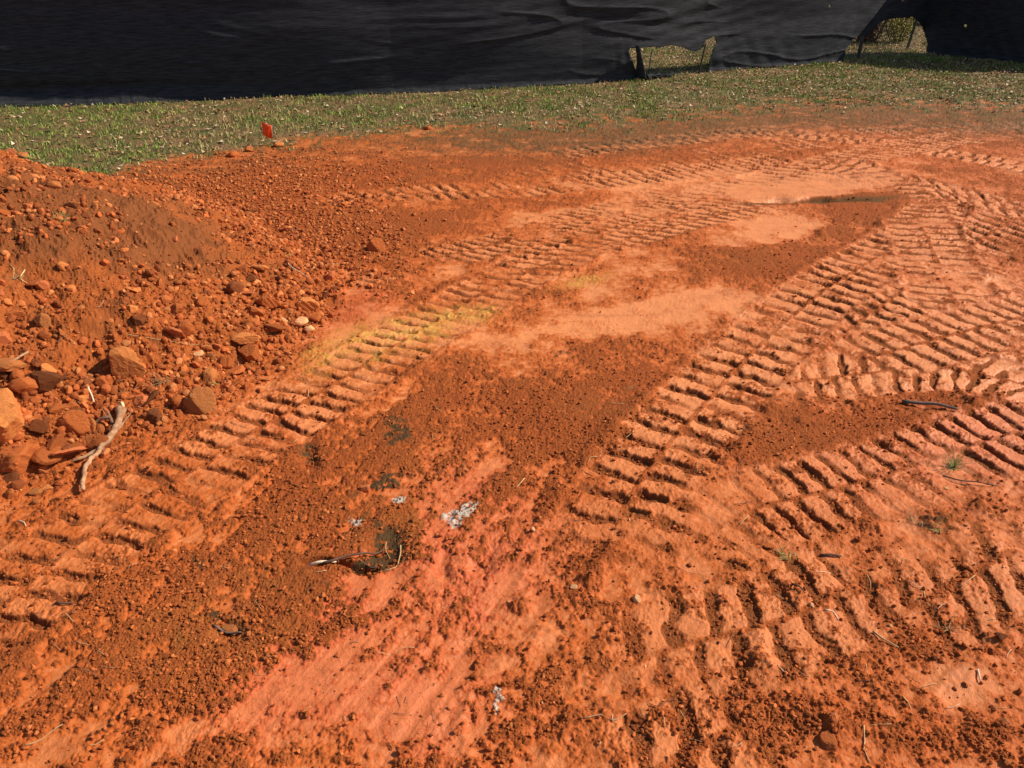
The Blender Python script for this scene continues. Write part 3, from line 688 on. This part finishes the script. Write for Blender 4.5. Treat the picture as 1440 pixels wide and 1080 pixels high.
def cloth(name, line, seed, folds, hem, ztop=1.85):
    L = catmull(line, .05); d = np.diff(L, axis=0); s = np.concatenate([[0], np.cumsum(np.hypot(*d.T))])
    S = np.arange(0, s[-1], .016); x = np.interp(S, s, L[:, 0]); y = np.interp(S, s, L[:, 1])
    dx = np.gradient(x, S); dy = np.gradient(y, S); nx, ny = dy, -dx        # towards the camera
    nrm = np.hypot(nx, ny); nx /= nrm; ny /= nrm
    zz = np.concatenate([np.linspace(0, 1.2, 96), np.linspace(1.22, ztop, 26)])
    SS, ZZ = np.meshgrid(S, zz); X0, Y0 = np.meshgrid(x, zz)[0], np.meshgrid(y, zz)[0]; NX = np.meshgrid(nx, zz)[0]; NY = np.meshgrid(ny, zz)[0]
    gz = H(x, y)[None, :]
    # long horizontal sags, drawn-out wrinkles, billow between posts
    warp = ZZ + .10*pn(SS*.5, ZZ*.8, seed+2)
    D = .035*pn(SS*.40, warp*1.8, seed) + .010*pn(SS*.6, warp*4, seed+1) + .0030*pn(SS*1.5, warp*12, seed+3)
    rid = 1-np.abs(pn(SS*.55, warp*3.4+SS*.12, seed+7))*2; D += .018*np.clip(rid, 0, 1)**6*sst(0, .4, pn(SS*.7, ZZ*1.5, seed+9)+.1)
    D += .03*np.abs(np.sin(SS/2.4*math.pi))*np.sin(np.clip(ZZ/1.2, 0, 1)*math.pi)
    u0, v0 = topx(X0, Y0, ZZ)
    for (fu, fv, ang, wl, ln, amp, cnt) in folds:    # radiating folds round tear corners and ties
        c, sn = math.cos(R(ang)), math.sin(R(ang))
        a = (u0-fu)*c+(v0-fv)*sn; bb = -(u0-fu)*sn+(v0-fv)*c
        D += .30*amp*np.cos(bb/wl*2*math.pi+a*.01)*np.exp(-(bb/(wl*cnt))**2)*np.exp(-((a-ln*.45)/(ln*.55))**2)
    D += .012
    if hem:  # skirt flopping outwards on the ground
        D += .07*sst(.20, 0, ZZ)*sst(420, 150, u0) - .03*sst(.10, .16, ZZ)*sst(.26, .18, ZZ)*sst(520, 100, u0)
    D += .03*sst(.08, 0, ZZ)
    DZ = gz*np.exp(-ZZ*3) - .01
    V = np.stack([X0+NX*D, Y0+NY*D, ZZ+DZ], -1)
    nr, nc = SS.shape
    uu, vv = topx(V[..., 0], V[..., 1], V[..., 2])
    jag = 1.2*pn(SS*9, ZZ*9, 5)
    hole = inpoly(uu+jag, vv+jag, HOLE1) | inpoly(uu+jag, vv+jag, HOLE2)
    tiny = [(1168,8,1.3),(1358,36,1.2),(1270,0,1.4),(262,122,.8)]
    for tu, tv, tr_ in tiny: hole |= np.hypot(uu-tu, vv-tv) < tr_
    i = np.arange(nr-1)[:, None]*nc+np.arange(nc-1)[None, :]
    ok = ~(hole[:-1, :-1] | hole[1:, 1:] | hole[:-1, 1:] | hole[1:, :-1])
    F = np.stack([i, i+1, i+nc+1, i+nc], -1)[ok]
    used = np.unique(F); rm = np.full(nr*nc, -1); rm[used] = np.arange(len(used))
    me = npmesh(name, V.reshape(-1, 3)[used], rm[F], True)
    o = link(name, me, M_CLOTH)
    md = o.modifiers.new('thickness', 'SOLIDIFY'); md.thickness = .0025
    return o
folds1 = [(885,70,-15,16,220,.018,2.2),(885,75,88,14,60,.02,1.5),(820,30,10,24,160,.02,1.5),(560,24,0,14,140,.015,1.2),(235,32,14,16,170,.014,1.3),
          (840,20,-12,22,200,.022,1.6),(1190,70,-55,18,120,.03,2.2),(1240,30,-40,16,130,.028,2),(1000,60,75,20,80,.015,2),(1060,60,80,26,90,.018,2.5),(640,40,-8,18,240,.012,2)]
folds2 = [(1305,30,50,18,110,.022,3),(1300,60,-35,20,150,.028,3),(1400,40,75,24,110,.03,2),(1350,70,-25,14,90,.015,2)]
tag(cloth('privacy_screen', FL, 3, folds1, True), 'long black fabric screen hung along the back fence, torn open at the bottom', 'screen')
tag(cloth('privacy_screen', FLR, 9, folds2, False), 'shorter black fabric screen right of the second gap, turned towards the viewer', 'screen')

def flap():
    scr = bpy.data.objects['privacy_screen']; V = []; F = []; n, m = 24, 12
    for i in range(n+1):
        t = i/n; z = .02+.42*(1-t); X, Y = P(889+5*t, 113-2*t); Y -= .10
        for j in range(m+1):
            q = j/m; wd = .03+.17*t**1.3
            V.append((X+wd*q+.02*math.sin(q*9+t*4), Y+.05*math.sin(q*7+t*2)*(.4+t)-.03*q, z+.02*math.sin(q*5)*t-.03*q*t))
    for i in range(n):
        for j in range(m):
            k = i*(m+1)+j; F.append((k, k+1, k+m+2, k+m+1))
    o = link('torn_flap', npmesh('torn_flap', V, F, True), M_CLOTH, scr); o.modifiers.new('t', 'SOLIDIFY').thickness = .003
    V = []; F = []
    for i in range(31):
        X, Y = P(900+1.6*i, 112-.12*i); 
        for j in range(7): V.append((X, Y+.03*j-.05+.02*math.sin(i*.9+j), .035+.012*math.sin(i*.7+j*1.3)+float(H(X, Y)[0])))
    for i in range(30):
        for j in range(6):
            k = i*7+j; F.append((k, k+7, k+8, k+1))
    o = link('fallen_hem', npmesh('fallen_hem', V, F, True), M_CLOTH, scr); o.modifiers.new('t', 'SOLIDIFY').thickness = .003
flap()

def tube(pts, rad, sides=5, cap=True):
    pts = [np.array(q, float) for q in pts]; V = []; F = []
    n = len(pts); up = np.array([.3, .2, 1.0])
    for i, q in enumerate(pts):
        t = pts[min(i+1, n-1)]-pts[max(i-1, 0)]; t /= np.linalg.norm(t)+1e-9
        a = np.cross(t, up)
        if np.linalg.norm(a) < .1: a = np.cross(t, np.array([1., 0, 0]))
        a /= np.linalg.norm(a); b2 = np.cross(t, a)
        r = rad[i] if hasattr(rad, '__len__') else rad
        for k in range(sides):
            th = 2*math.pi*k/sides; V.append(q+r*(math.cos(th)*a+math.sin(th)*b2))
    for i in range(n-1):
        for k in range(sides):
            k2 = (k+1) % sides
            F.append((i*sides+k, i*sides+k2, (i+1)*sides+k2, (i+1)*sides+k))
    if cap:
        V.append(pts[0]); V.append(pts[-1]); c0, c1 = len(V)-2, len(V)-1
        for k in range(sides):
            k2 = (k+1) % sides
            F.append((k, c0, k2, k2)); F.append(((n-1)*sides+k, (n-1)*sides+k2, c1, c1))
    return V, F
def tubemesh(name, parts, smooth=True):
    me = bpy.data.meshes.new(name); V = []; F = []
    for v, f in parts:
        o = len(V); V += [tuple(q) for q in v]
        for q in f: F.append(tuple(dict.fromkeys([o+a for a in q])))
    me.from_pydata(V, [], F); me.polygons.foreach_set('use_smooth', [smooth]*len(me.polygons)); me.update(); return me
def fence(line, name, label, off, step, height=1.9):
    L = catmull(line, .05); d = np.diff(L, axis=0); s = np.concatenate([[0], np.cumsum(np.hypot(*d.T))])
    root = bpy.data.objects.new(name, None); C.objects.link(root); root.location = (L[0][0], L[0][1], 0); tag(root, label, 'fence')
    inv = Matrix.Translation(-root.location)
    def at(S): return np.interp(S, s, L[:, 0]), np.interp(S, s, L[:, 1])
    def back(S, o):
        x, y = at(S); x2, y2 = at(np.minimum(S+.05, s[-1])); x1, y1 = at(np.maximum(S-.05, 0)); q = np.hypot(x2-x1, y2-y1)
        return x-(y2-y1)/q*o, y+(x2-x1)/q*o
    def part(nm, me, mat):
        o = link(nm, me, mat, root); o.matrix_parent_inverse = inv; return o
    for S in np.arange(.4, s[-1], step):
        x, y = back(S, off+.05); z = float(H(x, y)[0])
        part('post', tubemesh('post', [tube([(x, y, z-.1), (x, y, height)], .028, 10), tube([(x, y, height), (x, y, height+.03)], .033, 10)]), M_STEEL)
    xs, ys = back(np.arange(0, s[-1], .2), off+.0)
    part('top_rail', tubemesh('top_rail', [tube([(a, b, height-.04) for a, b in zip(xs, ys)], .021, 8)]), M_STEEL)
    # woven diamonds
    pitch = .055; n = int(s[-1]/pitch); rows = int((height-.1)/pitch)
    A = []; B = []
    for sgn in (1, -1):
        S0 = np.arange(-rows, n+rows)*pitch
        for kz in range(0, rows, 1):
            a = S0+sgn*kz*pitch; b2 = a+sgn*pitch
            ok = (a >= 0) & (a < s[-1]) & (b2 >= 0) & (b2 < s[-1])
            xa, ya = back(a[ok], off+.004*sgn); xb, yb = back(b2[ok], off+.004*sgn)
            A.append(np.stack([xa, ya, np.full(ok.sum(), .04+kz*pitch)], 1)); B.append(np.stack([xb, yb, np.full(ok.sum(), .04+(kz+1)*pitch)], 1))
    A = np.concatenate(A); B = np.concatenate(B); wu, wv = topx(A[:, 0], A[:, 1], A[:, 2])
    torn = (wu > 878) & (wu < 1000) & (wv > 40) & ((wu < 950+10*np.sin(wv)) | (wv > 88)); A, B = A[~torn], B[~torn]; t = B-A; t /= np.linalg.norm(t, axis=1)[:, None]
    nn = np.cross(t, np.array([0, 0, 1.])); nn /= np.linalg.norm(nn, axis=1)[:, None]; mm = np.cross(t, nn); rr = .0019
    ring = [nn*rr, (-.5*nn+.87*mm)*rr, (-.5*nn-.87*mm)*rr]
    V = np.stack([A+q for q in ring]+[B+q for q in ring], 1).reshape(-1, 3); i = np.arange(len(A))[:, None]*6
    F = np.concatenate([i+np.array(q) for q in ((0,1,4,3), (1,2,5,4), (2,0,3,5))])
    part('wire_mesh', npmesh('wire_mesh', V, F), M_STEEL)
fence(FL, 'chain_link_fence', 'long chain link fence behind the torn black screen, its wire showing in the gaps', .05, 2.4)
fence(FLR, 'chain_link_fence', 'short chain link fence run behind the right hand black screen', .05, 2.4)

# stakes standing in the first gap, post in the second
def stake(u, v, top, mat, rad, label, lean=0, cat='stake', name='stake'):
    x, y = P(u, v); z = float(H(x, y)[0])
    pts = [(x, y, z-.05), (x+lean*.3+.004, y, z+top*.35), (x+lean*.7-.003, y, z+top*.7), (x+lean, y, z+top)]
    tag(link(name, tubemesh(name, [tube(pts, [rad, rad*.95, rad*.9, rad*.85], 7)]), mat), label, cat)
M_BARK = tomat('dark_bark', (.10, .07, .05), (.045, .03, .02), 40, .95, .8, 120, .2, .004)
stake(911,104,.30,M_STEEL,.008,'thin rusty stake standing in the left part of the first gap',.03)
stake(982,103,.38,M_BARK,.014,'dark forked stick leaning in the right part of the first gap',.06)
def gatepost():
    x, y = P(1284,72); y += .25; z = float(H(x, y)[0])
    root = bpy.data.objects.new('sign_post', None); C.objects.link(root); root.location = (x, y, z)
    tag(root, 'green painted steel post with round cap leaning in the second gap', 'post')
    V, F = tube([(0, 0, -.1), (.05, 0, .42), (.10, 0, 1.4)], .022, 8); link('post_tube', tubemesh('post_tube', [(V, F)]), M_GPOST, root)
    V, F = tube([(.075, -.03, .46), (.08, -.045, .46)], .03, 10); link('cap_disc', tubemesh('cap_disc', [(V, F)]), M_STEEL, root)
gatepost()
# bundle of cloth at the foot of the screen
def bundle(u, v, wpx, label, mat):
    p = onsurf(u, v); zc = p.y*cP+(CAM_H-p.z)*sP; r = wpx/FPX*zc/2
    V, F = rockshape(4, 511, 14, .22, .34); V = V*np.array([r, r*.45, r*.9]); V[:, 2] += .01*np.sin(V[:, 0]*60)
    o = link('cloth_bundle', npmesh('cloth_bundle', V, F, True), mat); o.location = (p.x, p.y, p.z+r*.2); o.rotation_euler = (0, 0, R(10)); tag(o, label, 'bundle')
bundle(803,117,34,'crumpled grey brown rag lying against the foot of the black screen', tomat('dirty_rag', (.15, .12, .10), (.07, .055, .045), 20, .95, .6, 60, .2))
bundle(1008,99,20,'small dark crumpled rag at the right end of the first gap', tomat('dark_rag', (.05, .05, .05), (.02, .02, .02), 20, .95, .6, 60, .2))

# ------------------------------------------------------------------ brush beyond the fence
def shrub(u, v, dy, h, wdt, n, label, leafcol, leaves, seed, stems, cat='shrub', name='shrub'):
    r = np.random.default_rng(seed); x, y = P(u, v); y += dy; z = float(H(x, y)[0])
    root = bpy.data.objects.new(name, None); C.objects.link(root); root.location = (x, y, z); tag(root, label, cat)
    parts = []; tips = []
    for k in range(n):
        a = r.uniform(0, 6.28); rr = r.uniform(.02, .12); q = np.array([math.cos(a)*rr, math.sin(a)*rr, -.03]); pts = [q.copy()]
        dv = np.array([math.cos(a)*r.uniform(.1, .6), math.sin(a)*r.uniform(.1, .6), 1.0])
        for j in range(7):
            dv = dv + r.normal(0, .22, 3); dv[2] = max(dv[2], .15); q = q+dv/np.linalg.norm(dv)*h/7; q[:2] = np.clip(q[:2], -wdt, wdt); pts.append(q.copy()); tips.append(q.copy())
        parts.append(tube(pts, list(np.linspace(.009, .003, 8)), 4))
    link('stems', tubemesh('stems', parts), stems, root)
    t = np.array(tips); m = leaves; c = t[r.integers(0, len(t), m)]+r.normal(0, .06, (m, 3)); c[:, 2] = np.maximum(c[:, 2], .02)
    s = r.uniform(.012, .028, m); q = r.normal(size=(m, 3)); q /= np.linalg.norm(q, axis=1)[:, None]; p2 = np.cross(q, r.normal(size=(m, 3))); p2 /= np.linalg.norm(p2, axis=1)[:, None]
    V = np.stack([c-q*s[:, None], c+p2*s[:, None]*.5, c+q*s[:, None], c-p2*s[:, None]*.5], 1).reshape(-1, 3)
    F = np.arange(m*4).reshape(-1, 4); col = np.array(leafcol)[None]*r.uniform(.5, 1.5, (m, 1))
    link('foliage', npmesh('foliage', V, F, False, dict(tint=np.repeat(col, 4, 0))), attrmat('leaf_tint', .7), root)
shrub(1226,62,.22,.75,.45,60,'dry brown brush tangled behind the second gap in the screen',(.24,.11,.05),2600,61,M_BARK)
shrub(1272,62,.25,.9,.3,18,'leafy yellow green shrub behind the second gap in the screen',(.34,.33,.05),1500,62,M_BARK)
shrub(1330,45,1.2,1.5,.6,20,'dense dark shrub hidden behind the right screen',(.05,.07,.02),1400,63,M_BARK)
shrub(1180,45,1.6,1.2,.5,16,'low bare shrub further left behind the fence',(.12,.09,.04),500,64,M_BARK)
def trunk():
    x, y = P(1252,48); y += .9; z = float(H(x, y)[0]); r = np.random.default_rng(5)
    root = bpy.data.objects.new('tree', None); C.objects.link(root); root.location = (x, y, z); tag(root, 'slim leaning tree trunk rising behind the second gap', 'tree')
    pts = [(0, 0, -.1), (.05, 0, .4), (.12, .02, .9), (.2, .05, 1.5), (.26, .1, 2.2), (.3, .1, 3.0)]
    br = [tube([(.2, .05, 1.5), (.5, .2, 1.9), (.7, .3, 2.5)], [.025, .018, .008], 6), tube([(.26, .1, 2.2), (0, .2, 2.6), (-.2, .2, 3.1)], [.022, .015, .006], 6)]
    link('trunk', tubemesh('trunk', [tube(pts, [.055, .05, .045, .04, .03, .012], 9)]+br), tomat('grey_bark', (.26, .20, .15), (.14, .10, .075), 30, .95, .8, 90, .2, .006), root)
    m = 1500; c = np.array([(.3, .1, 3.0)])+r.normal(0, .45, (m, 3)); s = r.uniform(.02, .045, m)
    q = r.normal(size=(m, 3)); q /= np.linalg.norm(q, axis=1)[:, None]; p2 = np.cross(q, r.normal(size=(m, 3))); p2 /= np.linalg.norm(p2, axis=1)[:, None]
    V = np.stack([c-q*s[:, None], c+p2*s[:, None]*.5, c+q*s[:, None], c-p2*s[:, None]*.5], 1).reshape(-1, 3)
    link('crown', npmesh('crown', V, np.arange(m*4).reshape(-1, 4), False, dict(tint=np.tile([[.16, .15, .04]], (m*4, 1)))), attrmat('crown_leaf', .7), root)
trunk()

# ------------------------------------------------------------------ marker flag
def flag():
    p = onsurf(383, 204)
    root = bpy.data.objects.new('marker_flag', None); C.objects.link(root); root.location = p
    tag(root, 'small bright orange marker flag stuck at the edge of the grass', 'flag')
    m, b, pb = newmat('orange_plastic'); pb.inputs['Base Color'].default_value = (.95, .10, .008, 1); pb.inputs['Roughness'].default_value = .45
    n = b.noise(40, 3, .6, b.node('ShaderNodeTexCoord').outputs['Object']); b.l(b.mix(n, (.95, .09, .006), (.80, .06, .004)), pb.inputs['Base Color'])
    # wire: leaning left out of the ground, bent over at the top
    x0 = -.072
    link('wire_stem', tubemesh('wire_stem', [tube([(.0, 0, -.05), (-.010, 0, .02), (.012, 0, .06), (.016, 0, .16)], .0018, 6)]), tomat('flag_wire', (.5, .3, .25), (.4, .22, .18), 40, .4, .1, 90, .5), root)
    V = []; F = []; nx, nz = 16, 14
    for j in range(nz+1):
        for i in range(nx+1):
            a = i/nx; t = j/nz
            V.append((.016-.095*a+.012*t*a, .010*math.sin(a*7+t*2)+.016*a*(1-t), .062+.10*t+.026*a*(.6+.4*t)-.010*(1-t)*math.sin(a*5)))
    for j in range(nz):
        for i in range(nx):
            k = j*(nx+1)+i; F.append((k, k+1, k+nx+2, k+nx+1))
    o = link('flag_sheet', npmesh('flag_sheet', V, F, True), m, root); md = o.modifiers.new('t', 'SOLIDIFY'); md.thickness = .0008
    V2 = tube([(.018, -.002, .165), (-.03, .004, .182), (-.082, .016, .197)], .0035, 5)
    link('flag_fold', tubemesh('flag_fold', [V2]), m, root)
flag()

# ------------------------------------------------------------------ sticks, roots, straw
M_WOOD = tomat('bare_wood', (.46, .27, .15), (.28, .12, .06), 55, .85, .5, 120, .3)
M_WOODD = tomat('dirty_bark', (.22, .11, .07), (.12, .06, .04), 30, .9, .6, 120, .3)
M_WOODG = tomat('grey_dead_wood', (.16, .12, .10), (.07, .055, .045), 30, .9, .6, 120, .3)
M_CUT = tomat('fresh_cut_wood', (.78, .60, .36), (.70, .50, .28), 60, .8, .3, 200, .3)
M_STRAW = tomat('dry_straw', (.62, .44, .22), (.50, .30, .13), 60, .8, .2, 200, .3)
M_PALEW = tomat('pale_splinter', (.78, .66, .50), (.62, .46, .30), 60, .8, .2, 200, .3)
M_LGREEN = tomat('green_blade', (.30, .36, .08), (.50, .44, .18), 60, .6, .2, 200, .3)
def pth(pts, lift=.0):
    """photo points -> smooth path lying on the surface"""
    w3 = [onsurf(u, v) for (u, v, *_) in pts]; hs = [(q[2] if len(q) > 2 else 0) for q in pts]
    a = catmull([(q.x, q.y, q.z+h) for q, h in zip(w3, hs)], .012)
    a[:, 2] += lift
    return a
def wig(a, amp, seed):
    r = np.random.default_rng(seed); n = len(a)
    for c in range(3): a[:, c] += amp*pn(np.arange(n)*.35+r.uniform(0, 50), np.full(n, c*3.3), seed % 7)*(1 if c < 2 else .5)
    return a
def branch_big():
    root = bpy.data.objects.new('branch', None); C.objects.link(root); p = onsurf(150, 625); root.location = p
    tag(root, 'forked bare branch with a fresh pale cut end lying at the mound foot', 'branch')
    inv = Matrix.Translation(-p)
    def part(nm, tubes, mat):
        o = link(nm, tubemesh(nm, tubes), mat, root); o.matrix_parent_inverse = inv
    def lp(pts, r0, r1, sd, sides=9):
        a = wig(pth(pts, .006), .007, sd); n = len(a)
        rr = np.linspace(r0, r1, n)*(1+.35*pn(np.arange(n)*.55, np.zeros(n), sd)+.15*pn(np.arange(n)*1.7, np.zeros(n), sd+2)); return tube(list(a), list(rr), sides)
    part('main_limb', [lp([(178,592,.03),(170,608,.03),(160,622,.022),(150,634,.016),(140,642,.012)], .0155, .010, 3, 12)], M_WOOD)
    part('twig', [lp([(148,635,.016),(134,642,.01),(120,648,.01),(104,656,.012)], .009, .0045, 4)], M_WOOD)
    part('twig', [lp([(143,640,.012),(132,650,.006),(124,668,.006),(119,697,.008)], .009, .0065, 5)], M_WOOD)
    part('twig', [lp([(164,612,.03),(158,601,.035),(152,592,.035)], .006, .003, 6), lp([(160,604,.03),(146,600,.03),(130,606,.02),(112,607,.015)], .006, .004, 7)], M_WOODD)
    part('twig', [lp([(160,624,.022),(176,610,.03),(186,603,.035),(191,596,.04)], .006, .002, 8)], M_WOOD)
    a = pth([(177,594,.033),(179,590,.036)], .006); part('cut_end', [tube([a[0], a[-1]], [.0165, .015], 9)], M_CUT)
branch_big()
def stick(pts, r0, r1, mat, label, cat='stick', name='stick', seed=1, amp=.002, group=None, sides=6, lift=None):
    a = wig(pth(pts, r0*.7 if lift is None else lift), amp, seed)
    o = link(name, tubemesh(name, [tube(list(a), list(np.linspace(r0, r1, len(a))), sides)]), mat); return tag(o, label, cat, group)
stick([(-12,528,.02),(12,520,.03),(45,509,.03)], .007, .004, M_WOOD, 'straight pale stick at the left edge resting on an ochre lump', seed=2)
stick([(126,551,.01),(131,562,.012),(136,576,.006)], .004, .002, M_PALEW, 'short white splinter standing on the mound foot beside the tilted lump', seed=3)
stick([(56,540),(68,549),(76,558),(84,562)], .003, .0015, M_WOOD, 'thin curved root on the mound left of the white splinter', 'root', 'root', 4)
stick([(105,562),(112,570),(120,576)], .0035, .002, M_WOOD, 'short tan twig just below the white splinter', 'twig', 'twig', 5)
stick([(1268,568,.006),(1290,570,.012),(1315,574,.012),(1345,580,.004)], .0075, .005, M_WOODG, 'dark grey stick lying below the right hand track', seed=6)
stick([(434,793,.006),(452,794,.01),(472,789,.004)], .005, .003, M_PALEW, 'pale root end sticking out left of the torn hole', 'root', 'root', 7)
stick([(455,797,.004),(490,789,.01),(512,784,.012),(530,777,.008),(545,768,.006)], .0045, .002, M_WOODD, 'dark root bridging the torn hole in the clay', 'root', 'root', 8)
stick([(506,790,-.004),(522,794,.0),(538,792,.0)], .003, .0012, M_WOODG, 'short black root inside the torn hole', 'root', 'root', 9)
stick([(564,768,.004),(562,784,.004),(556,796,.002),(540,800,.0)], .002, .001, M_STRAW, 'thin pale rootlet curving round the right of the torn hole', 'root', 'root', 10)
stick([(543,760,.006),(542,770,.01),(548,782,.004)], .0018, .001, M_STRAW, 'fine rootlet hanging above the torn hole', 'root', 'root', 11)
stick([(1213,1026),(1216,1042),(1214,1055),(1224,1070)], .0022, .0012, M_STRAW, 'curled pale root near the bottom edge at right', 'root', 'root', 12)
stick([(1252,1023,.0),(1218,1020,.0)], .0005, .0004, M_STRAW, 'hair thin fibre left of the curled pale root', 'fibre', 'fibre', 12)
stick([(820,1012),(845,1008),(862,1012),(882,1003)], .0022, .0014, M_WOOD, 'wavy brown root at the bottom centre', 'root', 'root', 13)
stick([(1153,781,.002),(1167,783,.004),(1182,786,.002)], .004, .003, M_WOODD, 'short red brown stick below the lower right track', seed=14)
stick([(1324,672,.004),(1350,680,.008),(1372,684,.008),(1400,688,.002)], .0028, .0015, M_WOODD, 'dark curved twig reaching right from the green grass tuft', 'twig', 'twig', 15)
stick([(1296,828),(1300,838),(1302,846),(1310,851)], .0018, .001, M_STRAW, 'hooked straw above the dry straw tuft', 'straw', 'straw', 16)
stick([(1226,892,.002),(1244,902,.003),(1262,916,.002)], .003, .0014, M_STRAW, 'greenish stem lying left below the dry straw tuft', 'stem', 'stem', 17)
stick([(1268,982),(1276,990),(1280,1000)], .0018, .001, M_STRAW, 'short curved straw right of centre near the bottom', 'straw', 'straw', 18)
stick([(1374,944,.002),(1379,958,.003)], .003, .0014, M_PALEW, 'small pale splinter near the bottom right edge', 'splinter', 'splinter', 19)
stick([(38,1056),(60,1043),(92,1027)], .0016, .0009, M_STRAW, 'long thin straw at the bottom left', 'straw', 'straw', 20)
stick([(27,736),(36,740),(40,746)], .0025, .001, M_PALEW, 'small pale rootlet near the left edge below the rocks', 'root', 'root', 21)
stick([(82,856,.003),(96,857,.004),(106,856,.002)], .0035, .002, M_WOODD, 'short dark stick on the left edge of the loose soil', seed=22)
stick([(300,880,.002),(318,886,.004),(340,890,.001)], .0035, .002, M_WOODG, 'dark twig under the orange clod at lower left', 'twig', 'twig', 23)
stick([(738,676,.002),(726,690,.002)], .0015, .001, M_STRAW, 'single straw above the faint central tracks', 'straw', 'straw', 24)
stick([(818,664),(826,668),(838,676),(842,688)], .0015, .001, M_WOODD, 'thin root curl left of the middle track', 'root', 'root', 24)
stick([(1160,859),(1170,864),(1178,872)], .0022, .001, M_PALEW, 'pale splinter right of the cream chip', 'splinter', 'splinter', 25)
stick([(1112,826,.002),(1122,834,.004),(1130,842,.001)], .0035, .0015, M_WOODD, 'brown twig under the lower right track', 'twig', 'twig', 26)
stick([(14,372),(20,380),(18,390)], .003, .0015, M_STRAW, 'upper pale root poking out of the mound near the left edge', 'root', 'root', 27)
stick([(34,378),(28,388),(40,396)], .003, .0015, M_STRAW, 'lower pale root poking out of the mound near the left edge', 'root', 'root', 28)
stick([(406,380,.01),(412,388,.012),(436,393,.0)], .003, .001, M_PALEW, 'white splinter near the right foot of the mound', 'splinter', 'splinter', 28)
stick([(181,480,.01),(260,493,.012),(300,494,.01)], .0012, .0008, M_STRAW, 'thin pale stem stretched above the tilted lump', 'stem', 'stem', 29)

def tuft(u, v, n, L, spread, mat, label, seed, name='grass_tuft', cat='grass tuft', wd=.0022, flat=.5):
    r = np.random.default_rng(seed); p = onsurf(u, v); V = []; F = []
    for k in range(n):
        a = r.uniform(0, 6.28); l = L*r.uniform(.4, 1.15); e = r.uniform(.1, 1.0)*flat*2
        b0 = np.array([math.cos(a+2)*r.uniform(0, spread), math.sin(a+2)*r.uniform(0, spread), -.003])
        dv = np.array([math.cos(a)*e, math.sin(a)*e, r.uniform(.25, 1)]); dv /= np.linalg.norm(dv); q = b0.copy(); sd = np.array([-math.sin(a), math.cos(a), 0])
        base = len(V)
        for j in range(5):
            w_ = wd*(1-j/4.3); V += [q-sd*w_/2, q+sd*w_/2, q+np.array([0, 0, w_*.4])]
            dv = dv+np.array([0, 0, -.22]); dv /= np.linalg.norm(dv); q = q+dv*l/4; q[2] = max(q[2], .001)
            if j:
                o = base+j*3
                for m in range(3): F.append((o-3+m, o-3+(m+1) % 3, o+(m+1) % 3, o+m))
    o = link(name, npmesh(name, V, F, True), mat); o.location = p; return tag(o, label, cat)
tuft(1340,658,60,.10,.012,M_LGREEN,'green and straw coloured grass tuft growing on the right hand track',71,wd=.0028,flat=.6)
tuft(1316,748,26,.045,.02,M_LGREEN,'flattened green grass tuft on the lower rim of the right hand track',72,flat=1)
tuft(1290,735,22,.06,.03,M_STRAW,'dead straw tuft crushed left of the flattened green tuft',73,flat=1.2)
tuft(1333,886,10,.05,.004,M_STRAW,'dry straw tuft standing up from bare soil at lower right',74,wd=.003,flat=.4)
tuft(1322,885,8,.07,.004,M_STRAW,'dry stems splayed to the left of the standing straw tuft',75,wd=.002,flat=1.6)
tuft(86,304,50,.06,.035,M_LGREEN,'small green grass tuft growing high on the mound slope',76,wd=.004)
tuft(24,385,24,.07,.03,M_STRAW,'tangle of dead roots sticking out of the mound at left',77,'root_tangle','roots',wd=.003,flat=1)
tuft(232,540,30,.09,.03,M_STRAW,'bundle of dry grass between the tilted lump and the rounded stone',78,wd=.003,flat=1.2)
tuft(300,546,16,.035,.012,M_LGREEN,'small green weed beside the rounded ochre stone',79,'weed','weed',wd=.008)
tuft(329,430,14,.03,.012,M_LGREEN,'tiny green weed on the mound flank left of the red slabs',80,'weed','weed',wd=.006)
tuft(404,362,20,.04,.03,M_LGREEN,'dull green tuft at the back right foot of the mound',81,wd=.004,flat=1)
tuft(176,566,12,.03,.015,M_LGREEN,'sparse green weed under the tilted ochre lump',82,'weed','weed',wd=.004)
tuft(1105,782,26,.05,.03,M_LGREEN,'flat olive tuft below the near end of the lower right track',83,flat=1.6)
tuft(310,800,20,.05,.03,M_STRAW,'dry grass wisp on the dark loose soil at left',84,flat=1.6)
tuft(885,548,8,.05,.004,M_STRAW,'few dry stems standing on the middle track',85,flat=1)

# short straws that look alike
def straws(n, box, label, group, seed, mats):
    r = np.random.default_rng(seed)
    for k in range(n):
        u = r.uniform(box[0], box[2]); v = r.uniform(box[1], box[3]); a = r.uniform(0, math.pi); l = r.uniform(5, 16)
        p2 = [(u-math.cos(a)*l, v-math.sin(a)*l*.6, .001), (u+r.normal(0, 2), v+r.normal(0, 2), .004), (u+math.cos(a)*l, v+math.sin(a)*l*.6, .001)]
        p = onsurf(u, v); sc = (p.y*cP+.8)/2.2
        stick(p2, .0010*sc, .0007*sc, mats[k % len(mats)], label, 'straw', 'straw', seed*50+k, .0015, group, 5)
straws(34, (820,780,1430,1060), 'short pale straw lying on the clay at lower right', 'straws at lower right', 41, [M_STRAW, M_STRAW, M_WOODD, M_PALEW])
straws(26, (60,800,720,1060), 'short thin straw lying on the clay at lower left', 'straws at lower left', 42, [M_STRAW, M_WOOD])
straws(22, (420,560,1100,760), 'short straw on the loose soil in the middle', 'straws in the middle', 43, [M_STRAW, M_WOODD])
straws(20, (20,400,440,640), 'thin straw caught in the rubble of the mound', 'straws on the mound', 44, [M_STRAW, M_WOOD])
